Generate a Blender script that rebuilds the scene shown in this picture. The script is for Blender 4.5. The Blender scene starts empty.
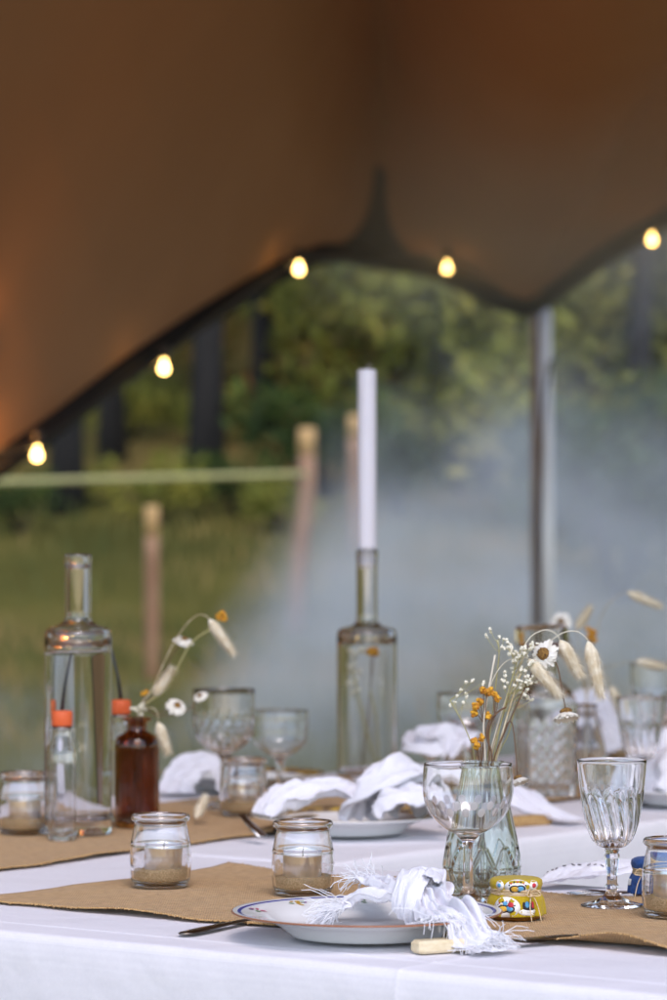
import bpy, math, random
from mathutils import Vector, Matrix, noise
R = math.radians
SC = bpy.context.scene
COL = SC.collection

# ------------------------------------------------------------------ camera, sky, sun, exposure
F, CX, HY, CZ, TZ = 3300.0, 333.5, 536.0, 1.085, 0.75
cam_d = bpy.data.cameras.new('camera'); cam = bpy.data.objects.new('camera', cam_d); COL.objects.link(cam)
cam.location = (0, 0, CZ); cam.rotation_euler = (R(90), 0, 0)
cam_d.sensor_fit = 'VERTICAL'; cam_d.sensor_height = 36; cam_d.sensor_width = 24
cam_d.lens = 118.8; cam_d.shift_y = 0.036
cam_d.clip_start = .05; cam_d.clip_end = 500
cam_d.dof.use_dof = True; cam_d.dof.focus_distance = 2.9; cam_d.dof.aperture_fstop = 7.4
SC.camera = cam

SUN_EL, SUN_AZ = 50.0, 172.0          # azimuth clockwise from +Y: behind the camera, a little to its right
world = bpy.data.worlds.new('World'); SC.world = world; world.use_nodes = True
wn = world.node_tree.nodes; wl = world.node_tree.links
sky = wn.new('ShaderNodeTexSky'); sky.sky_type = 'NISHITA'; sky.sun_disc = False
sky.sun_elevation = R(SUN_EL); sky.sun_rotation = R(SUN_AZ)
sky.air_density = 1.0; sky.dust_density = 1.2; sky.ozone_density = 1.0
wl.new(sky.outputs[0], wn['Background'].inputs[0]); wn['Background'].inputs[1].default_value = 0.15
sd = bpy.data.lights.new('sun', 'SUN'); so = bpy.data.objects.new('sun', sd); COL.objects.link(so)
sd.energy = .6; sd.angle = R(24); sd.color = (1.0, .88, .91)
az, el = R(SUN_AZ), R(SUN_EL)
to_sun = Vector((math.sin(az)*math.cos(el), math.cos(az)*math.cos(el), math.sin(el)))
so.rotation_euler = to_sun.to_track_quat('Z', 'Y').to_euler(); so.location = (-4, -6, 8)
SC.view_settings.view_transform = 'Standard'; SC.view_settings.look = 'None'
SC.view_settings.exposure = 1.0; SC.view_settings.gamma = 1
cy = SC.cycles
cy.use_denoising = True; cy.max_bounces = 18; cy.transmission_bounces = 16; cy.glossy_bounces = 8
cy.diffuse_bounces = 4; cy.transparent_max_bounces = 16; cy.volume_bounces = 4
cy.caustics_refractive = True; cy.caustics_reflective = True; cy.blur_glossy = .6
cy.sample_clamp_indirect = 8; cy.use_adaptive_sampling = False

# ------------------------------------------------------------------ measuring helpers
def W(px, py, d): return Vector(((px-CX)/F*d, d, CZ-(py-HY)/F*d))
def T(px, py, z=TZ):
    d = F*(CZ-z)/(py-HY); return Vector(((px-CX)/F*d, d, z))
def lerp(a, b, t): return a+(b-a)*t
def interp(tab, x):
    if x <= tab[0][0]: return tab[0][1]
    for (x0, y0), (x1, y1) in zip(tab, tab[1:]):
        if x <= x1: return lerp(y0, y1, (x-x0)/(x1-x0))
    return tab[-1][1]
def sm(a, b, x):
    t = min(1, max(0, (x-a)/(b-a))); return t*t*(3-2*t)
def catmull(P, n):
    P = [Vector(p) for p in P]; out = []
    Q = [P[0]*2-P[1]]+P+[P[-1]*2-P[-2]]
    m = len(P)-1
    for i in range(n+1):
        s = i/n*m; k = min(int(s), m-1); t = s-k
        a, b, c, d = Q[k:k+4]
        out.append(.5*((2*b)+(c-a)*t+(2*a-5*b+4*c-d)*t*t+(3*b-a-3*c+d)*t**3))
    return out

# ------------------------------------------------------------------ materials
def mat(name, col, rough=.6, metal=0, trans=0, ior=1.5, sheen=0, spec=.5, emit=None, es=0, sss=0):
    m = bpy.data.materials.new(name); m.use_nodes = True
    b = m.node_tree.nodes['Principled BSDF']
    b.inputs['Base Color'].default_value = (*col, 1); b.inputs['Roughness'].default_value = rough
    b.inputs['Metallic'].default_value = metal; b.inputs['Transmission Weight'].default_value = trans
    b.inputs['IOR'].default_value = ior; b.inputs['Sheen Weight'].default_value = sheen
    b.inputs['Specular IOR Level'].default_value = spec
    if sss:
        b.inputs['Subsurface Weight'].default_value = sss; b.inputs['Subsurface Radius'].default_value = (.006, .005, .004)
        b.inputs['Subsurface Scale'].default_value = 1
    if emit:
        b.inputs['Emission Color'].default_value = (*emit, 1); b.inputs['Emission Strength'].default_value = es
    return m
def vary(m, c0, c1, scale, detail=4, c2=None, bump=0, bscale=None, lo=.35, hi=.65, stretch=None):
    nt = m.node_tree; N = nt.nodes; L = nt.links; b = N['Principled BSDF']
    tc = N.new('ShaderNodeTexCoord'); src = tc.outputs['Object']
    if stretch:
        mp = N.new('ShaderNodeMapping'); mp.inputs['Scale'].default_value = stretch
        L.new(src, mp.inputs[0]); src = mp.outputs[0]
    n = N.new('ShaderNodeTexNoise'); n.inputs['Scale'].default_value = scale; n.inputs['Detail'].default_value = detail
    L.new(src, n.inputs['Vector'])
    r = N.new('ShaderNodeValToRGB'); r.color_ramp.elements[0].position = lo; r.color_ramp.elements[1].position = hi
    r.color_ramp.elements[0].color = (*c0, 1); r.color_ramp.elements[1].color = (*c1, 1)
    if c2:
        e = r.color_ramp.elements.new((lo+hi)/2); e.color = (*c2, 1)
    L.new(n.outputs['Fac'], r.inputs[0]); L.new(r.outputs[0], b.inputs['Base Color'])
    if bump:
        n2 = N.new('ShaderNodeTexNoise'); n2.inputs['Scale'].default_value = bscale or scale*4; n2.inputs['Detail'].default_value = 3
        L.new(src, n2.inputs['Vector'])
        bp = N.new('ShaderNodeBump'); bp.inputs['Strength'].default_value = 1; bp.inputs['Distance'].default_value = bump
        L.new(n2.outputs['Fac'], bp.inputs['Height']); L.new(bp.outputs[0], b.inputs['Normal'])
    return m
def weave(name, c0, c1, pitch, bump, rough=.95, big=.0, bigscale=8):
    """woven cloth: crossing threads in object space, thread colour varying, soft creases"""
    m = mat(name, c0, rough, sheen=.15, spec=.2); nt = m.node_tree; N = nt.nodes; L = nt.links; b = N['Principled BSDF']
    tc = N.new('ShaderNodeTexCoord'); hs = []
    for ax in ('X', 'Y'):
        w = N.new('ShaderNodeTexWave'); w.wave_type = 'BANDS'; w.bands_direction = ax
        w.inputs['Scale'].default_value = .314/pitch; w.inputs['Distortion'].default_value = 1.2
        w.inputs['Detail'].default_value = 2; w.inputs['Detail Scale'].default_value = 3
        L.new(tc.outputs['Object'], w.inputs['Vector']); hs.append(w)
    mx = N.new('ShaderNodeMath'); mx.operation = 'MULTIPLY'
    L.new(hs[0].outputs['Fac'], mx.inputs[0]); L.new(hs[1].outputs['Fac'], mx.inputs[1])
    n = N.new('ShaderNodeTexNoise'); n.inputs['Scale'].default_value = .25/pitch; n.inputs['Detail'].default_value = 5
    L.new(tc.outputs['Object'], n.inputs['Vector'])
    ad = N.new('ShaderNodeMath'); ad.operation = 'MULTIPLY_ADD'; ad.inputs[1].default_value = .45
    L.new(mx.outputs[0], ad.inputs[0])
    sc = N.new('ShaderNodeMath'); sc.operation = 'MULTIPLY'; sc.inputs[1].default_value = .75
    L.new(n.outputs['Fac'], sc.inputs[0]); L.new(sc.outputs[0], ad.inputs[2])
    r = N.new('ShaderNodeValToRGB'); r.color_ramp.elements[0].position = .25; r.color_ramp.elements[1].position = .75
    r.color_ramp.elements[0].color = (*c0, 1); r.color_ramp.elements[1].color = (*c1, 1)
    L.new(ad.outputs[0], r.inputs[0]); L.new(r.outputs[0], b.inputs['Base Color'])
    bp = N.new('ShaderNodeBump'); bp.inputs['Distance'].default_value = bump; bp.inputs['Strength'].default_value = .8
    L.new(mx.outputs[0], bp.inputs['Height'])
    if big:
        n3 = N.new('ShaderNodeTexNoise'); n3.inputs['Scale'].default_value = bigscale; n3.inputs['Detail'].default_value = 4
        L.new(tc.outputs['Object'], n3.inputs['Vector'])
        b2 = N.new('ShaderNodeBump'); b2.inputs['Distance'].default_value = big; b2.inputs['Strength'].default_value = 1
        L.new(n3.outputs['Fac'], b2.inputs['Height']); L.new(b2.outputs[0], bp.inputs['Normal'])
    L.new(bp.outputs[0], b.inputs['Normal']); return m
M = {}
M['linen'] = weave('white_linen', (.765, .735, .775), (.82, .79, .825), .0008, .00008, .9, .007, 8)
M['napkin'] = weave('napkin_cotton', (.785, .77, .83), (.85, .835, .89), .0009, .00012, .95, .0022, 42)
def translucent(m, col, f):
    nt = m.node_tree; N = nt.nodes; L = nt.links; b = N['Principled BSDF']; t = N.new('ShaderNodeBsdfTranslucent'); t.inputs[0].default_value = (*col, 1)
    mx = N.new('ShaderNodeMixShader'); mx.inputs[0].default_value = f; L.new(b.outputs[0], mx.inputs[1]); L.new(t.outputs[0], mx.inputs[2]); L.new(mx.outputs[0], N['Material Output'].inputs[0])
translucent(M['napkin'], (.85, .84, .87), .07)
M['fringe'] = mat('fringe_thread', (.85, .84, .87), .95)
M['burlap'] = weave('burlap', (.40, .23, .085), (.66, .42, .19), .0021, .0008, .97, .006, 22)
M['glass'] = mat('clear_glass', (.985, .985, .99), .015, trans=1, ior=1.5)
M['jar_glass'] = mat('thick_jar_glass', (.985, .985, .99), .015, trans=1, ior=1.75)
M['green_glass'] = mat('green_tinted_glass', (.86, .93, .90), .02, trans=1, ior=1.52)
M['amber_glass'] = mat('amber_glass', (.44, .17, .035), .05, trans=1, ior=1.5)
M['etch'] = mat('etched_glass', (.80, .77, .79), .6, trans=.55, ior=1.3)
M['water'] = mat('water', (.97, .98, 1), .0, trans=1, ior=1.33)
M['sand'] = vary(mat('sand', (.45, .32, .18), .95), (.50, .31, .14), (.84, .63, .37), 900, 3, bump=.0012, bscale=1100)
M['foil'] = vary(mat('tealight_aluminium', (.85, .85, .87), .34, metal=1), (.88, .88, .91), (.95, .95, .97), 60, bump=.0004, bscale=70)
M['wax'] = mat('candle_wax', (.80, .76, .82), .5, sss=.3)
M['wick'] = mat('wick', (.25, .22, .2), .9)
M['china'] = vary(mat('porcelain', (.80, .79, .77), .12), (.83, .825, .81), (.87, .865, .85), 6)
M['china_grey'] = mat('grey_porcelain', (.6, .58, .55), .2)
M['blue'] = mat('cobalt_glaze', (.03, .055, .38), .15)
M['rust'] = mat('rust_gilt_line', (.34, .14, .07), .25)
M['pat'] = vary(mat('patterned_glaze', (.3, .2, .08), .25), (.08, .05, .04), (.62, .42, .07), 90, 2, c2=(.3, .2, .1))
M['pink'] = mat('rose_glaze', (.55, .08, .17), .3); M['leafg'] = mat('green_glaze', (.12, .25, .07), .3)
M['ochre'] = mat('ochre_glaze', (.62, .36, .05), .3); M['violet'] = mat('violet_glaze', (.25, .1, .3), .3)
M['steel'] = mat('cutlery_steel', (.55, .54, .53), .25, metal=1)
M['dark_steel'] = mat('dark_cutlery', (.22, .19, .16), .28, metal=1)
M['ivory'] = vary(mat('ivory_handle', (.72, .60, .38), .4), (.70, .57, .35), (.78, .67, .46), 40, stretch=(1, 8, 8))
M['wood_handle'] = vary(mat('olive_wood', (.4, .24, .09), .5), (.33, .18, .06), (.5, .32, .13), 30, stretch=(1, 8, 8))
M['yellow_cloth'] = weave('yellow_cotton', (.43, .30, .010), (.53, .38, .016), .0007, .0001, .9, .001, 200)
M['blue_cloth'] = weave('blue_cotton', (.02, .06, .22), (.03, .1, .33), .0007, .0001, .9, .001, 200)
M['raffia'] = vary(mat('raffia', (.70, .52, .30), .8), (.58, .40, .20), (.80, .64, .42), 300, stretch=(1, 1, 6))
M['honey'] = mat('honey', (.75, .30, .04), .1, trans=.8, ior=1.45)
M['print_white'] = mat('print_white', (.85, .83, .8), .9); M['print_black'] = mat('print_black', (.03, .025, .03), .9)
M['print_red'] = mat('print_red', (.6, .04, .06), .9); M['print_blue'] = mat('print_blue', (.12, .4, .68), .9)
M['print_gold'] = mat('print_gold', (.72, .42, .05), .9)
M['orange_cap'] = mat('orange_plastic', (.70, .12, .03), .45)
M['black'] = mat('black_plastic', (.02, .02, .022), .4)
M['stem'] = vary(mat('dried_stem', (.5, .4, .24), .9), (.36, .27, .13), (.66, .57, .40), 60)
M['stem_pale'] = mat('pale_stem', (.70, .64, .52), .85); M['stem_dark'] = mat('dark_stem', (.16, .09, .05), .9)
M['stem_green'] = mat('olive_stem', (.42, .38, .17), .9)
M['bunny'] = vary(mat('bunny_tail_fluff', (.78, .69, .52), .95, sheen=.4), (.68, .57, .38), (.86, .79, .64), 140)
M['petal'] = vary(mat('dried_white_petal', (.82, .80, .75), .85), (.70, .65, .55), (.85, .82, .76), 150)
M['disc'] = vary(mat('daisy_disc', (.3, .15, .04), .95), (.07, .032, .012), (.34, .18, .04), 700)
M['orange_fl'] = vary(mat('orange_flower', (.74, .37, .03), .85), (.42, .15, .012), (.74, .40, .03), 250)
M['gyps'] = mat('gypsophila', (.84, .80, .66), .9)
M['tent'] = mat('tent_fabric', (.30, .17, .085), .85, spec=.2); M['tent_dark'] = mat('tent_webbing', (.018, .018, .022), .8, spec=.2)
M['dark_patch'] = mat('dark_patch_cloth', (.05, .05, .06), .85, spec=.2)
M['pole'] = vary(mat('tent_pole', (.8, .74, .72), .35, metal=.1), (.86, .80, .78), (.94, .90, .89), 4, stretch=(6, 6, .6))
M['strap'] = mat('grey_strap', (.09, .075, .075), .8)
M['pole_brown'] = vary(mat('weathered_timber', (.30, .19, .13), .8), (.22, .13, .09), (.40, .27, .19), 5, stretch=(6, 6, .5))
M['post'] = vary(mat('post_timber', (.33, .18, .10), .85), (.24, .12, .065), (.42, .25, .14), 3, stretch=(6, 6, .8))
M['post_top'] = mat('sawn_timber', (.58, .36, .15), .8)
M['cord'] = mat('yellow_cord', (.55, .50, .20), .8)
M['bark'] = vary(mat('bark', (.07, .055, .045), .95), (.009, .008, .007), (.028, .024, .021), 3, bump=.03, bscale=9, stretch=(3, 3, .5))
M['bulb'] = mat('lit_bulb', (1, .8, .4), .3, emit=(1, .60, .17), es=9)
M['bulb_near'] = mat('lit_bulb_bright', (1, .8, .4), .3, emit=(1, .45, .10), es=12)
M['table'] = vary(mat('table_board', (.55, .53, .5), .6), (.5, .48, .45), (.6, .58, .55), 5)
def leafmat(n, c0, c1, c2):
    m = vary(mat(n, c0, .7, spec=.2), c0, c1, 1.2, 3, c2=c2)
    return m
M['leaf_dark'] = leafmat('leaf_dark', (.020, .036, .008), (.10, .14, .026), (.045, .070, .014))
M['leaf_olive'] = leafmat('leaf_olive', (.10, .11, .016), (.37, .32, .055), (.19, .195, .03))
M['leaf_rust'] = leafmat('leaf_rust', (.14, .09, .02), (.42, .17, .05), (.20, .16, .04))
M['grass'] = vary(mat('grass_blades', (.10, .12, .04), .8), (.06, .08, .012), (.28, .19, .055), .8, 3, c2=(.15, .135, .028))

def two_sided_tent(m):
    nt = m.node_tree; N = nt.nodes; L = nt.links; b = N['Principled BSDF']
    t = N.new('ShaderNodeBsdfTranslucent'); t.inputs[0].default_value = (.42, .155, .055, 1)
    mx = N.new('ShaderNodeMixShader'); mx.inputs[0].default_value = .13
    out = N['Material Output']; L.new(b.outputs[0], mx.inputs[1]); L.new(t.outputs[0], mx.inputs[2]); L.new(mx.outputs[0], out.inputs[0])
vary(M['tent'], (.33, .17, .09), (.42, .23, .13), .7, 4, bump=.02, bscale=1.1)
two_sided_tent(M['tent'])

# ------------------------------------------------------------------ mesh helpers
class MB:
    def __init__(s): s.v = []; s.f = []; s.m = []
    def add(s, v, f, m=0):
        k = len(s.v); s.v += [Vector(p) for p in v]; s.f += [[i+k for i in q] for q in f]; s.m += [m]*len(f); return s
    def build(s, name, mats, parent=None, org=None, smooth=True, thick=0, sub=0):
        me = bpy.data.meshes.new(name); o = Vector(org) if org is not None else Vector()
        me.from_pydata([p-o for p in s.v], [], s.f)
        if not isinstance(mats, (list, tuple)): mats = [mats]
        for q in mats: me.materials.append(q)
        me.polygons.foreach_set('material_index', s.m)
        if smooth: me.polygons.foreach_set('use_smooth', [True]*len(s.f))
        me.update(); me.validate()
        ob = bpy.data.objects.new(name, me); COL.objects.link(ob)
        if parent is not None: ob.parent = parent
        elif org is not None: ob.location = o
        if sub:
            md = ob.modifiers.new('sub', 'SUBSURF'); md.levels = sub; md.render_levels = sub
        if thick:
            md = ob.modifiers.new('sol', 'SOLIDIFY'); md.thickness = thick; md.offset = 0
        return ob
def tag(o, label, cat, group=None, kind=None):
    if label: o['label'] = label
    if cat: o['category'] = cat
    if group: o['group'] = group
    if kind: o['kind'] = kind
    return o
def thing(name, label, cat, loc, group=None, rz=0):
    o = bpy.data.objects.new(name, None); COL.objects.link(o); o.location = loc; o.rotation_euler = (0, 0, rz)
    o.empty_display_size = .05
    return tag(o, label, cat, group)
def dup(root, loc, label, rz=0, scale=1):
    r = root.copy(); COL.objects.link(r); r.location = loc; r.rotation_euler = (0, 0, rz); r['label'] = label
    r.scale = (scale,)*3
    for ch in list(root.children):
        c = ch.copy(); COL.objects.link(c); c.parent = r
        for g in ch.children:
            d = g.copy(); COL.objects.link(d); d.parent = c
    return r
def tube(mb, path, rad, seg=8, m=0, cap=True):
    P = [Vector(p) for p in path]; n = len(P)
    rr = rad if isinstance(rad, (list, tuple)) else [rad]*n
    t0 = (P[1]-P[0]).normalized(); a = t0.orthogonal().normalized(); vs = []
    for i, p in enumerate(P):
        t = (P[min(i+1, n-1)]-P[max(i-1, 0)])
        t = t.normalized() if t.length > 1e-9 else t0
        a = (a-t*a.dot(t)); a = a.normalized() if a.length > 1e-6 else t.orthogonal().normalized()
        b = t.cross(a)
        for k in range(seg):
            th = 2*math.pi*k/seg; vs.append(p+(a*math.cos(th)+b*math.sin(th))*rr[i])
    fs = [[i*seg+k, i*seg+(k+1) % seg, (i+1)*seg+(k+1) % seg, (i+1)*seg+k] for i in range(n-1) for k in range(seg)]
    if cap: fs += [list(range(seg))[::-1], [(n-1)*seg+k for k in range(seg)]]
    return mb.add(vs, fs, m)
def lathe(mb, prof, seg=64, c=(0, 0, 0), rf=None, mf=None, m=0):
    """surface of revolution; profile points on the axis become single vertices"""
    c = Vector(c); rows = []; vs = []
    for i, (r, z) in enumerate(prof):
        if r < 1e-6: rows.append([len(vs)]); vs.append(c+Vector((0, 0, z)))
        else:
            row = []
            for k in range(seg):
                th = 2*math.pi*k/seg; q = rf(th, z, r, i) if rf else r
                row.append(len(vs)); vs.append(c+Vector((q*math.cos(th), q*math.sin(th), z)))
            rows.append(row)
    fs = []; ms = []
    for i, (a, b) in enumerate(zip(rows, rows[1:])):
        mi = mf(i) if mf else m
        for k in range(seg):
            k2 = (k+1) % seg
            if len(a) == 1 and len(b) == 1: continue
            if len(a) == 1: fs.append([a[0], b[k2], b[k]])
            elif len(b) == 1: fs.append([a[k], a[k2], b[0]])
            else: fs.append([a[k], a[k2], b[k2], b[k]])
            ms.append(mi)
    k = len(mb.v); mb.v += vs; mb.f += [[i+k for i in q] for q in fs]; mb.m += ms; return mb
def dense(prof, step):
    out = [prof[0]]
    for (r0, z0), (r1, z1) in zip(prof, prof[1:]):
        n = max(1, int(math.hypot(r1-r0, z1-z0)/step))
        for j in range(1, n+1): out.append((lerp(r0, r1, j/n), lerp(z0, z1, j/n)))
    return out
def smoothprof(prof, n):
    return [(max(0, p.x), p.y) for p in catmull([Vector((r, z, 0)) for r, z in prof], n)]
def ball(mb, c, r, seg=10, rings=6, m=0, sc=(1, 1, 1), axis=None):
    c = Vector(c); q = Vector((0, 0, 1)).rotation_difference(Vector(axis)) if axis is not None else None
    vs = []; fs = []
    for i in range(rings+1):
        ph = math.pi*i/rings
        for k in range(seg):
            th = 2*math.pi*k/seg
            p = Vector((math.sin(ph)*math.cos(th)*sc[0], math.sin(ph)*math.sin(th)*sc[1], math.cos(ph)*sc[2]))*r
            if q: p = q @ p
            vs.append(c+p)
    for i in range(rings):
        for k in range(seg): fs.append([i*seg+k, (i+1)*seg+k, (i+1)*seg+(k+1) % seg, i*seg+(k+1) % seg])
    return mb.add(vs, fs, m)
def box(mb, c, s, m=0, rot=None, bev=0):
    x, y, z = s[0]/2, s[1]/2, s[2]/2; c = Vector(c); vs = []
    if bev:
        ring = [(x-bev, y), (x, y-bev), (x, -y+bev), (x-bev, -y), (-x+bev, -y), (-x, -y+bev), (-x, y-bev), (-x+bev, y)]
        lev = [(-z, bev), (-z+bev, 0), (z-bev, 0), (z, bev)]
        for zz, ins in lev:
            for (a, b) in ring:
                vs.append(Vector((a-math.copysign(min(ins, abs(a)), a)*.8, b-math.copysign(min(ins, abs(b)), b)*.8, zz)))
        fs = [[i*8+(k+1) % 8, i*8+k, (i+1)*8+k, (i+1)*8+(k+1) % 8] for i in range(3) for k in range(8)]
        fs += [list(range(8)), list(range(24, 32))[::-1]]
    else:
        vs = [Vector((a*x, b*y, d*z)) for d in (-1, 1) for a, b in ((-1, -1), (1, -1), (1, 1), (-1, 1))]
        fs = [[3, 2, 1, 0], [4, 5, 6, 7], [0, 1, 5, 4], [1, 2, 6, 5], [2, 3, 7, 6], [3, 0, 4, 7]]
    if rot is not None: vs = [rot @ p for p in vs]
    return mb.add([p+c for p in vs], fs, m)
def rotz(a): return Matrix.Rotation(a, 3, 'Z')
def grid(mb, fn, nu, nv, m=0, mf=None):
    vs = [fn(i/nu, j/nv) for j in range(nv+1) for i in range(nu+1)]; k = len(mb.v)
    mb.v += [Vector(p) for p in vs]
    for j in range(nv):
        for i in range(nu):
            q = j*(nu+1)+i
            mb.f.append([k+q, k+q+1, k+q+nu+2, k+q+nu+1]); mb.m.append(mf((i+.5)/nu, (j+.5)/nv) if mf else m)
    return mb

# ================================================================== SETTING
def gz(x, y):
    if y < 13: b = 0
    elif y < 20: b = .5*sm(13, 20, y)*1.0
    else: b = .5+.15*(y-20)
    if y > 30: b += .22*(y-30)+.004*(y-30)**2
    return b+.05*noise.noise(Vector((x*.25, y*.25, 0)))*sm(8, 14, y)
g = MB(); xs = [-90+180*i/90 for i in range(91)]
ys = [-40, -20, -8]+[-2+i*1.0 for i in range(60)]+[60, 64, 70, 80, 100]
vs = [Vector((x, y, gz(x, y))) for y in ys for x in xs]
fs = [[j*91+i, j*91+i+1, (j+1)*91+i+1, (j+1)*91+i] for j in range(len(ys)-1) for i in range(90)]
g.add(vs, fs)
gm = vary(mat('meadow', (.08, .09, .035), .95, spec=.1), (.07, .065, .013), (.22, .15, .045), .35, 8, c2=(.12, .105, .022), bump=.03, bscale=12)
ground = g.build('ground', gm); tag(ground, None, None, kind='structure')

rnd = random.Random(4)
gb = MB()
for i in range(5200):
    y = 14+17*rnd.random()**.8; x = rnd.uniform(-.135, .135)*y*1.15
    z = gz(x, y); h = rnd.uniform(.05, .2); a = rnd.uniform(0, 6.28); w = rnd.uniform(.006, .014)
    d = Vector((math.cos(a), math.sin(a), 0)); l = Vector((rnd.uniform(-.5, .5), rnd.uniform(-.5, .5), 0))*h
    p = Vector((x, y, z-.01))
    gb.add([p-d*w, p+d*w, p+l*.35+Vector((0, 0, h*.6))+d*w*.7, p+l+Vector((0, 0, h)), p+l*.35+Vector((0, 0, h*.6))-d*w*.7], [[0, 1, 2, 3, 4]])
tag(gb.build('meadow_grass', M['grass'], smooth=False), 'long dry green grass in the clearing behind the tent', 'grass', kind='stuff')

# ---- trees
def leaves(mb, centre, rad, n, size, rn, flat=.8):
    for i in range(n):
        while True:
            p = Vector((rn.uniform(-1, 1), rn.uniform(-1, 1), rn.uniform(-1, 1)))
            if .25 < p.length < 1: break
        p = Vector((p.x*rad, p.y*rad, p.z*rad*flat))+centre
        a = Vector((rn.gauss(0, 1), rn.gauss(0, 1), rn.gauss(0, 1))).normalized(); b = a.orthogonal().normalized()
        b = Matrix.Rotation(rn.uniform(0, 6.28), 3, a) @ b; s = size*rn.uniform(.5, 1.3); c = a.cross(b)
        mb.add([p-b*s, p-c*s*.45, p+b*s, p+c*s*.45], [[0, 1, 2, 3]])
def make_tree(seed, h, tr, lm, label, nl=12, per=110, crown0=.3, spread=.2, size=.11):
    rn = random.Random(seed); root = thing('leafy_tree', label, 'tree', (0, 0, 0), 'trees of the wood behind the tent')
    tb = MB(); lean = Vector((rn.uniform(-.06, .06), rn.uniform(-.06, .06), 0))
    path = [lean*(h*t)**1.0*t+Vector((math.sin(t*5+seed)*.05*h*.1, math.cos(t*4+seed)*.03*h*.1, h*t-.1)) for t in [i/10 for i in range(11)]]
    tube(tb, path, [tr*(1.35 if i == 0 else 1-.085*i) for i in range(11)], 9)
    cb = MB()
    for i in range(nl):
        t = lerp(crown0, .98, (i+rn.random()*.6)/nl); k = min(9, int(t*10)); p = path[k].lerp(path[k+1], t*10-k)
        a = i*2.4+rn.uniform(-.5, .5); L = h*spread*(1.15-.75*t)*rn.uniform(.7, 1.25)
        e = p+Vector((math.cos(a)*L, math.sin(a)*L, L*rn.uniform(.1, .55)))
        mid = p.lerp(e, .5)+Vector((0, 0, L*.12))
        tube(tb, catmull([p, mid, e], 5), [tr*.3*(1-t*.6)*(1-.16*j) for j in range(6)], 5)
        for q, rr in ((e, .5), (mid, .42)):
            leaves(cb, q, L*rr+.22, per, size, rn)
    tb.build('trunk', M['bark'], root); cb.build('crown', lm, root, smooth=False)
    return root
labs = ['dark green leafy tree in the shadowy wood behind the tent', 'olive green leafy tree in the wood behind the smoke',
        'rust tinted tree among the green ones behind the smoke', 'bare lower trunk tree with high dark crown in the wood']
protos = [make_tree(1, 7, .17, M['leaf_dark'], labs[0], 15, 120, .2), make_tree(2, 5.2, .10, M['leaf_olive'], labs[1], 15, 130, .1, .22),
          make_tree(3, 4.2, .07, M['leaf_rust'], labs[2], 12, 110, .1, .24), make_tree(5, 11, .12, M['leaf_dark'], labs[3], 15, 120, .5, .17)]
used = [False]*4
def plant(kind, px, y, sc=1):
    x = (px-CX)/F*y; p = protos[kind]; z = gz(x, y)
    if not used[kind]:
        used[kind] = True; p.location = (x, y, z); p.scale = (sc,)*3
    else: dup(p, (x, y, z), labs[kind], rnd.uniform(0, 6.28), sc)
for px, y, sc in [(72, 25, 1.), (108, 28, .9), (205, 26, 1.1), (262, 30, .9), (318, 33, 1), (-30, 27, 1), (640, 27, .9), (590, 34, 1), (150, 34, 1.1), (230, 38, 1), (20, 36, 1.1), (430, 36, 1), (520, 40, 1.2), (-90, 33, 1), (730, 31, 1)]:
    plant(3, px, y, sc)
for px, y, sc in [(40, 38, 1), (170, 41, 1), (300, 42, 1.1), (560, 38, 1), (660, 38, 1.1), (90, 46, 1.2), (240, 48, 1.2), (380, 46, 1.2), (480, 49, 1.2), (620, 47, 1.2), (-40, 44, 1), (720, 43, 1.2), (0, 50, 1.2), (690, 50, 1.2)]:
    plant(0, px, y, sc)
for px, y, sc in [(365, 30, .8), (455, 27, .85), (500, 30, 1), (410, 32, .9), (560, 29, .75), (620, 31, .85), (345, 36, .9), (690, 28, .8), (285, 35, .7)]:
    plant(1, px, y, sc)
for px, y, sc in [(432, 28.5, .78), (410, 30, .8), (480, 29.5, .7), (530, 32, .9), (395, 35, 1), (200, 31, .34), (470, 36, 1)]:
    plant(2, px, y, sc)
# low undergrowth along the foot of the wood
def shrub(seed, lm, label):
    rn = random.Random(seed); root = thing('wild_shrub', label, 'shrub', (0, 0, 0), 'undergrowth at the foot of the wood')
    sb = MB(); lb = MB()
    for i in range(9):
        a = rn.uniform(0, 6.28); e = Vector((math.cos(a)*rn.uniform(.2, .6), math.sin(a)*rn.uniform(.2, .6), rn.uniform(.35, 1.0)))
        tube(sb, [Vector((0, 0, -.05)), e*.5+Vector((0, 0, .08)), e], [.02, .014, .006], 5); leaves(lb, e, .32, 70, .07, rn)
    sb.build('stems', M['bark'], root); lb.build('foliage', lm, root, smooth=False); return root
sl = ['low dark green shrub at the foot of the wood', 'low olive shrub beside the clearing']
sp = [shrub(11, M['leaf_dark'], sl[0]), shrub(12, M['leaf_olive'], sl[1])]; su = [0, 0]
for i, (px, y) in enumerate([(20, 24), (95, 25.5), (160, 24.5), (235, 25), (280, 24), (-40, 25), (330, 26), (400, 25), (470, 26), (540, 25), (600, 24), (660, 25), (50, 29), (130, 29.5), (210, 29), (720, 25), (620, 21), (640, 22)]):
    k = (i*7 % 5) % 2 if px > 300 else (1 if i % 3 else 0); x = (px-CX)/F*y; loc = (x, y, gz(x, y)); s = rnd.uniform(.8, 1.3) if px > 300 else rnd.uniform(.35, .6)
    if not su[k]: su[k] = 1; sp[k].location = loc; sp[k].scale = (s,)*3
    else: dup(sp[k], loc, sl[k], rnd.uniform(0, 6), s)
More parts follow.
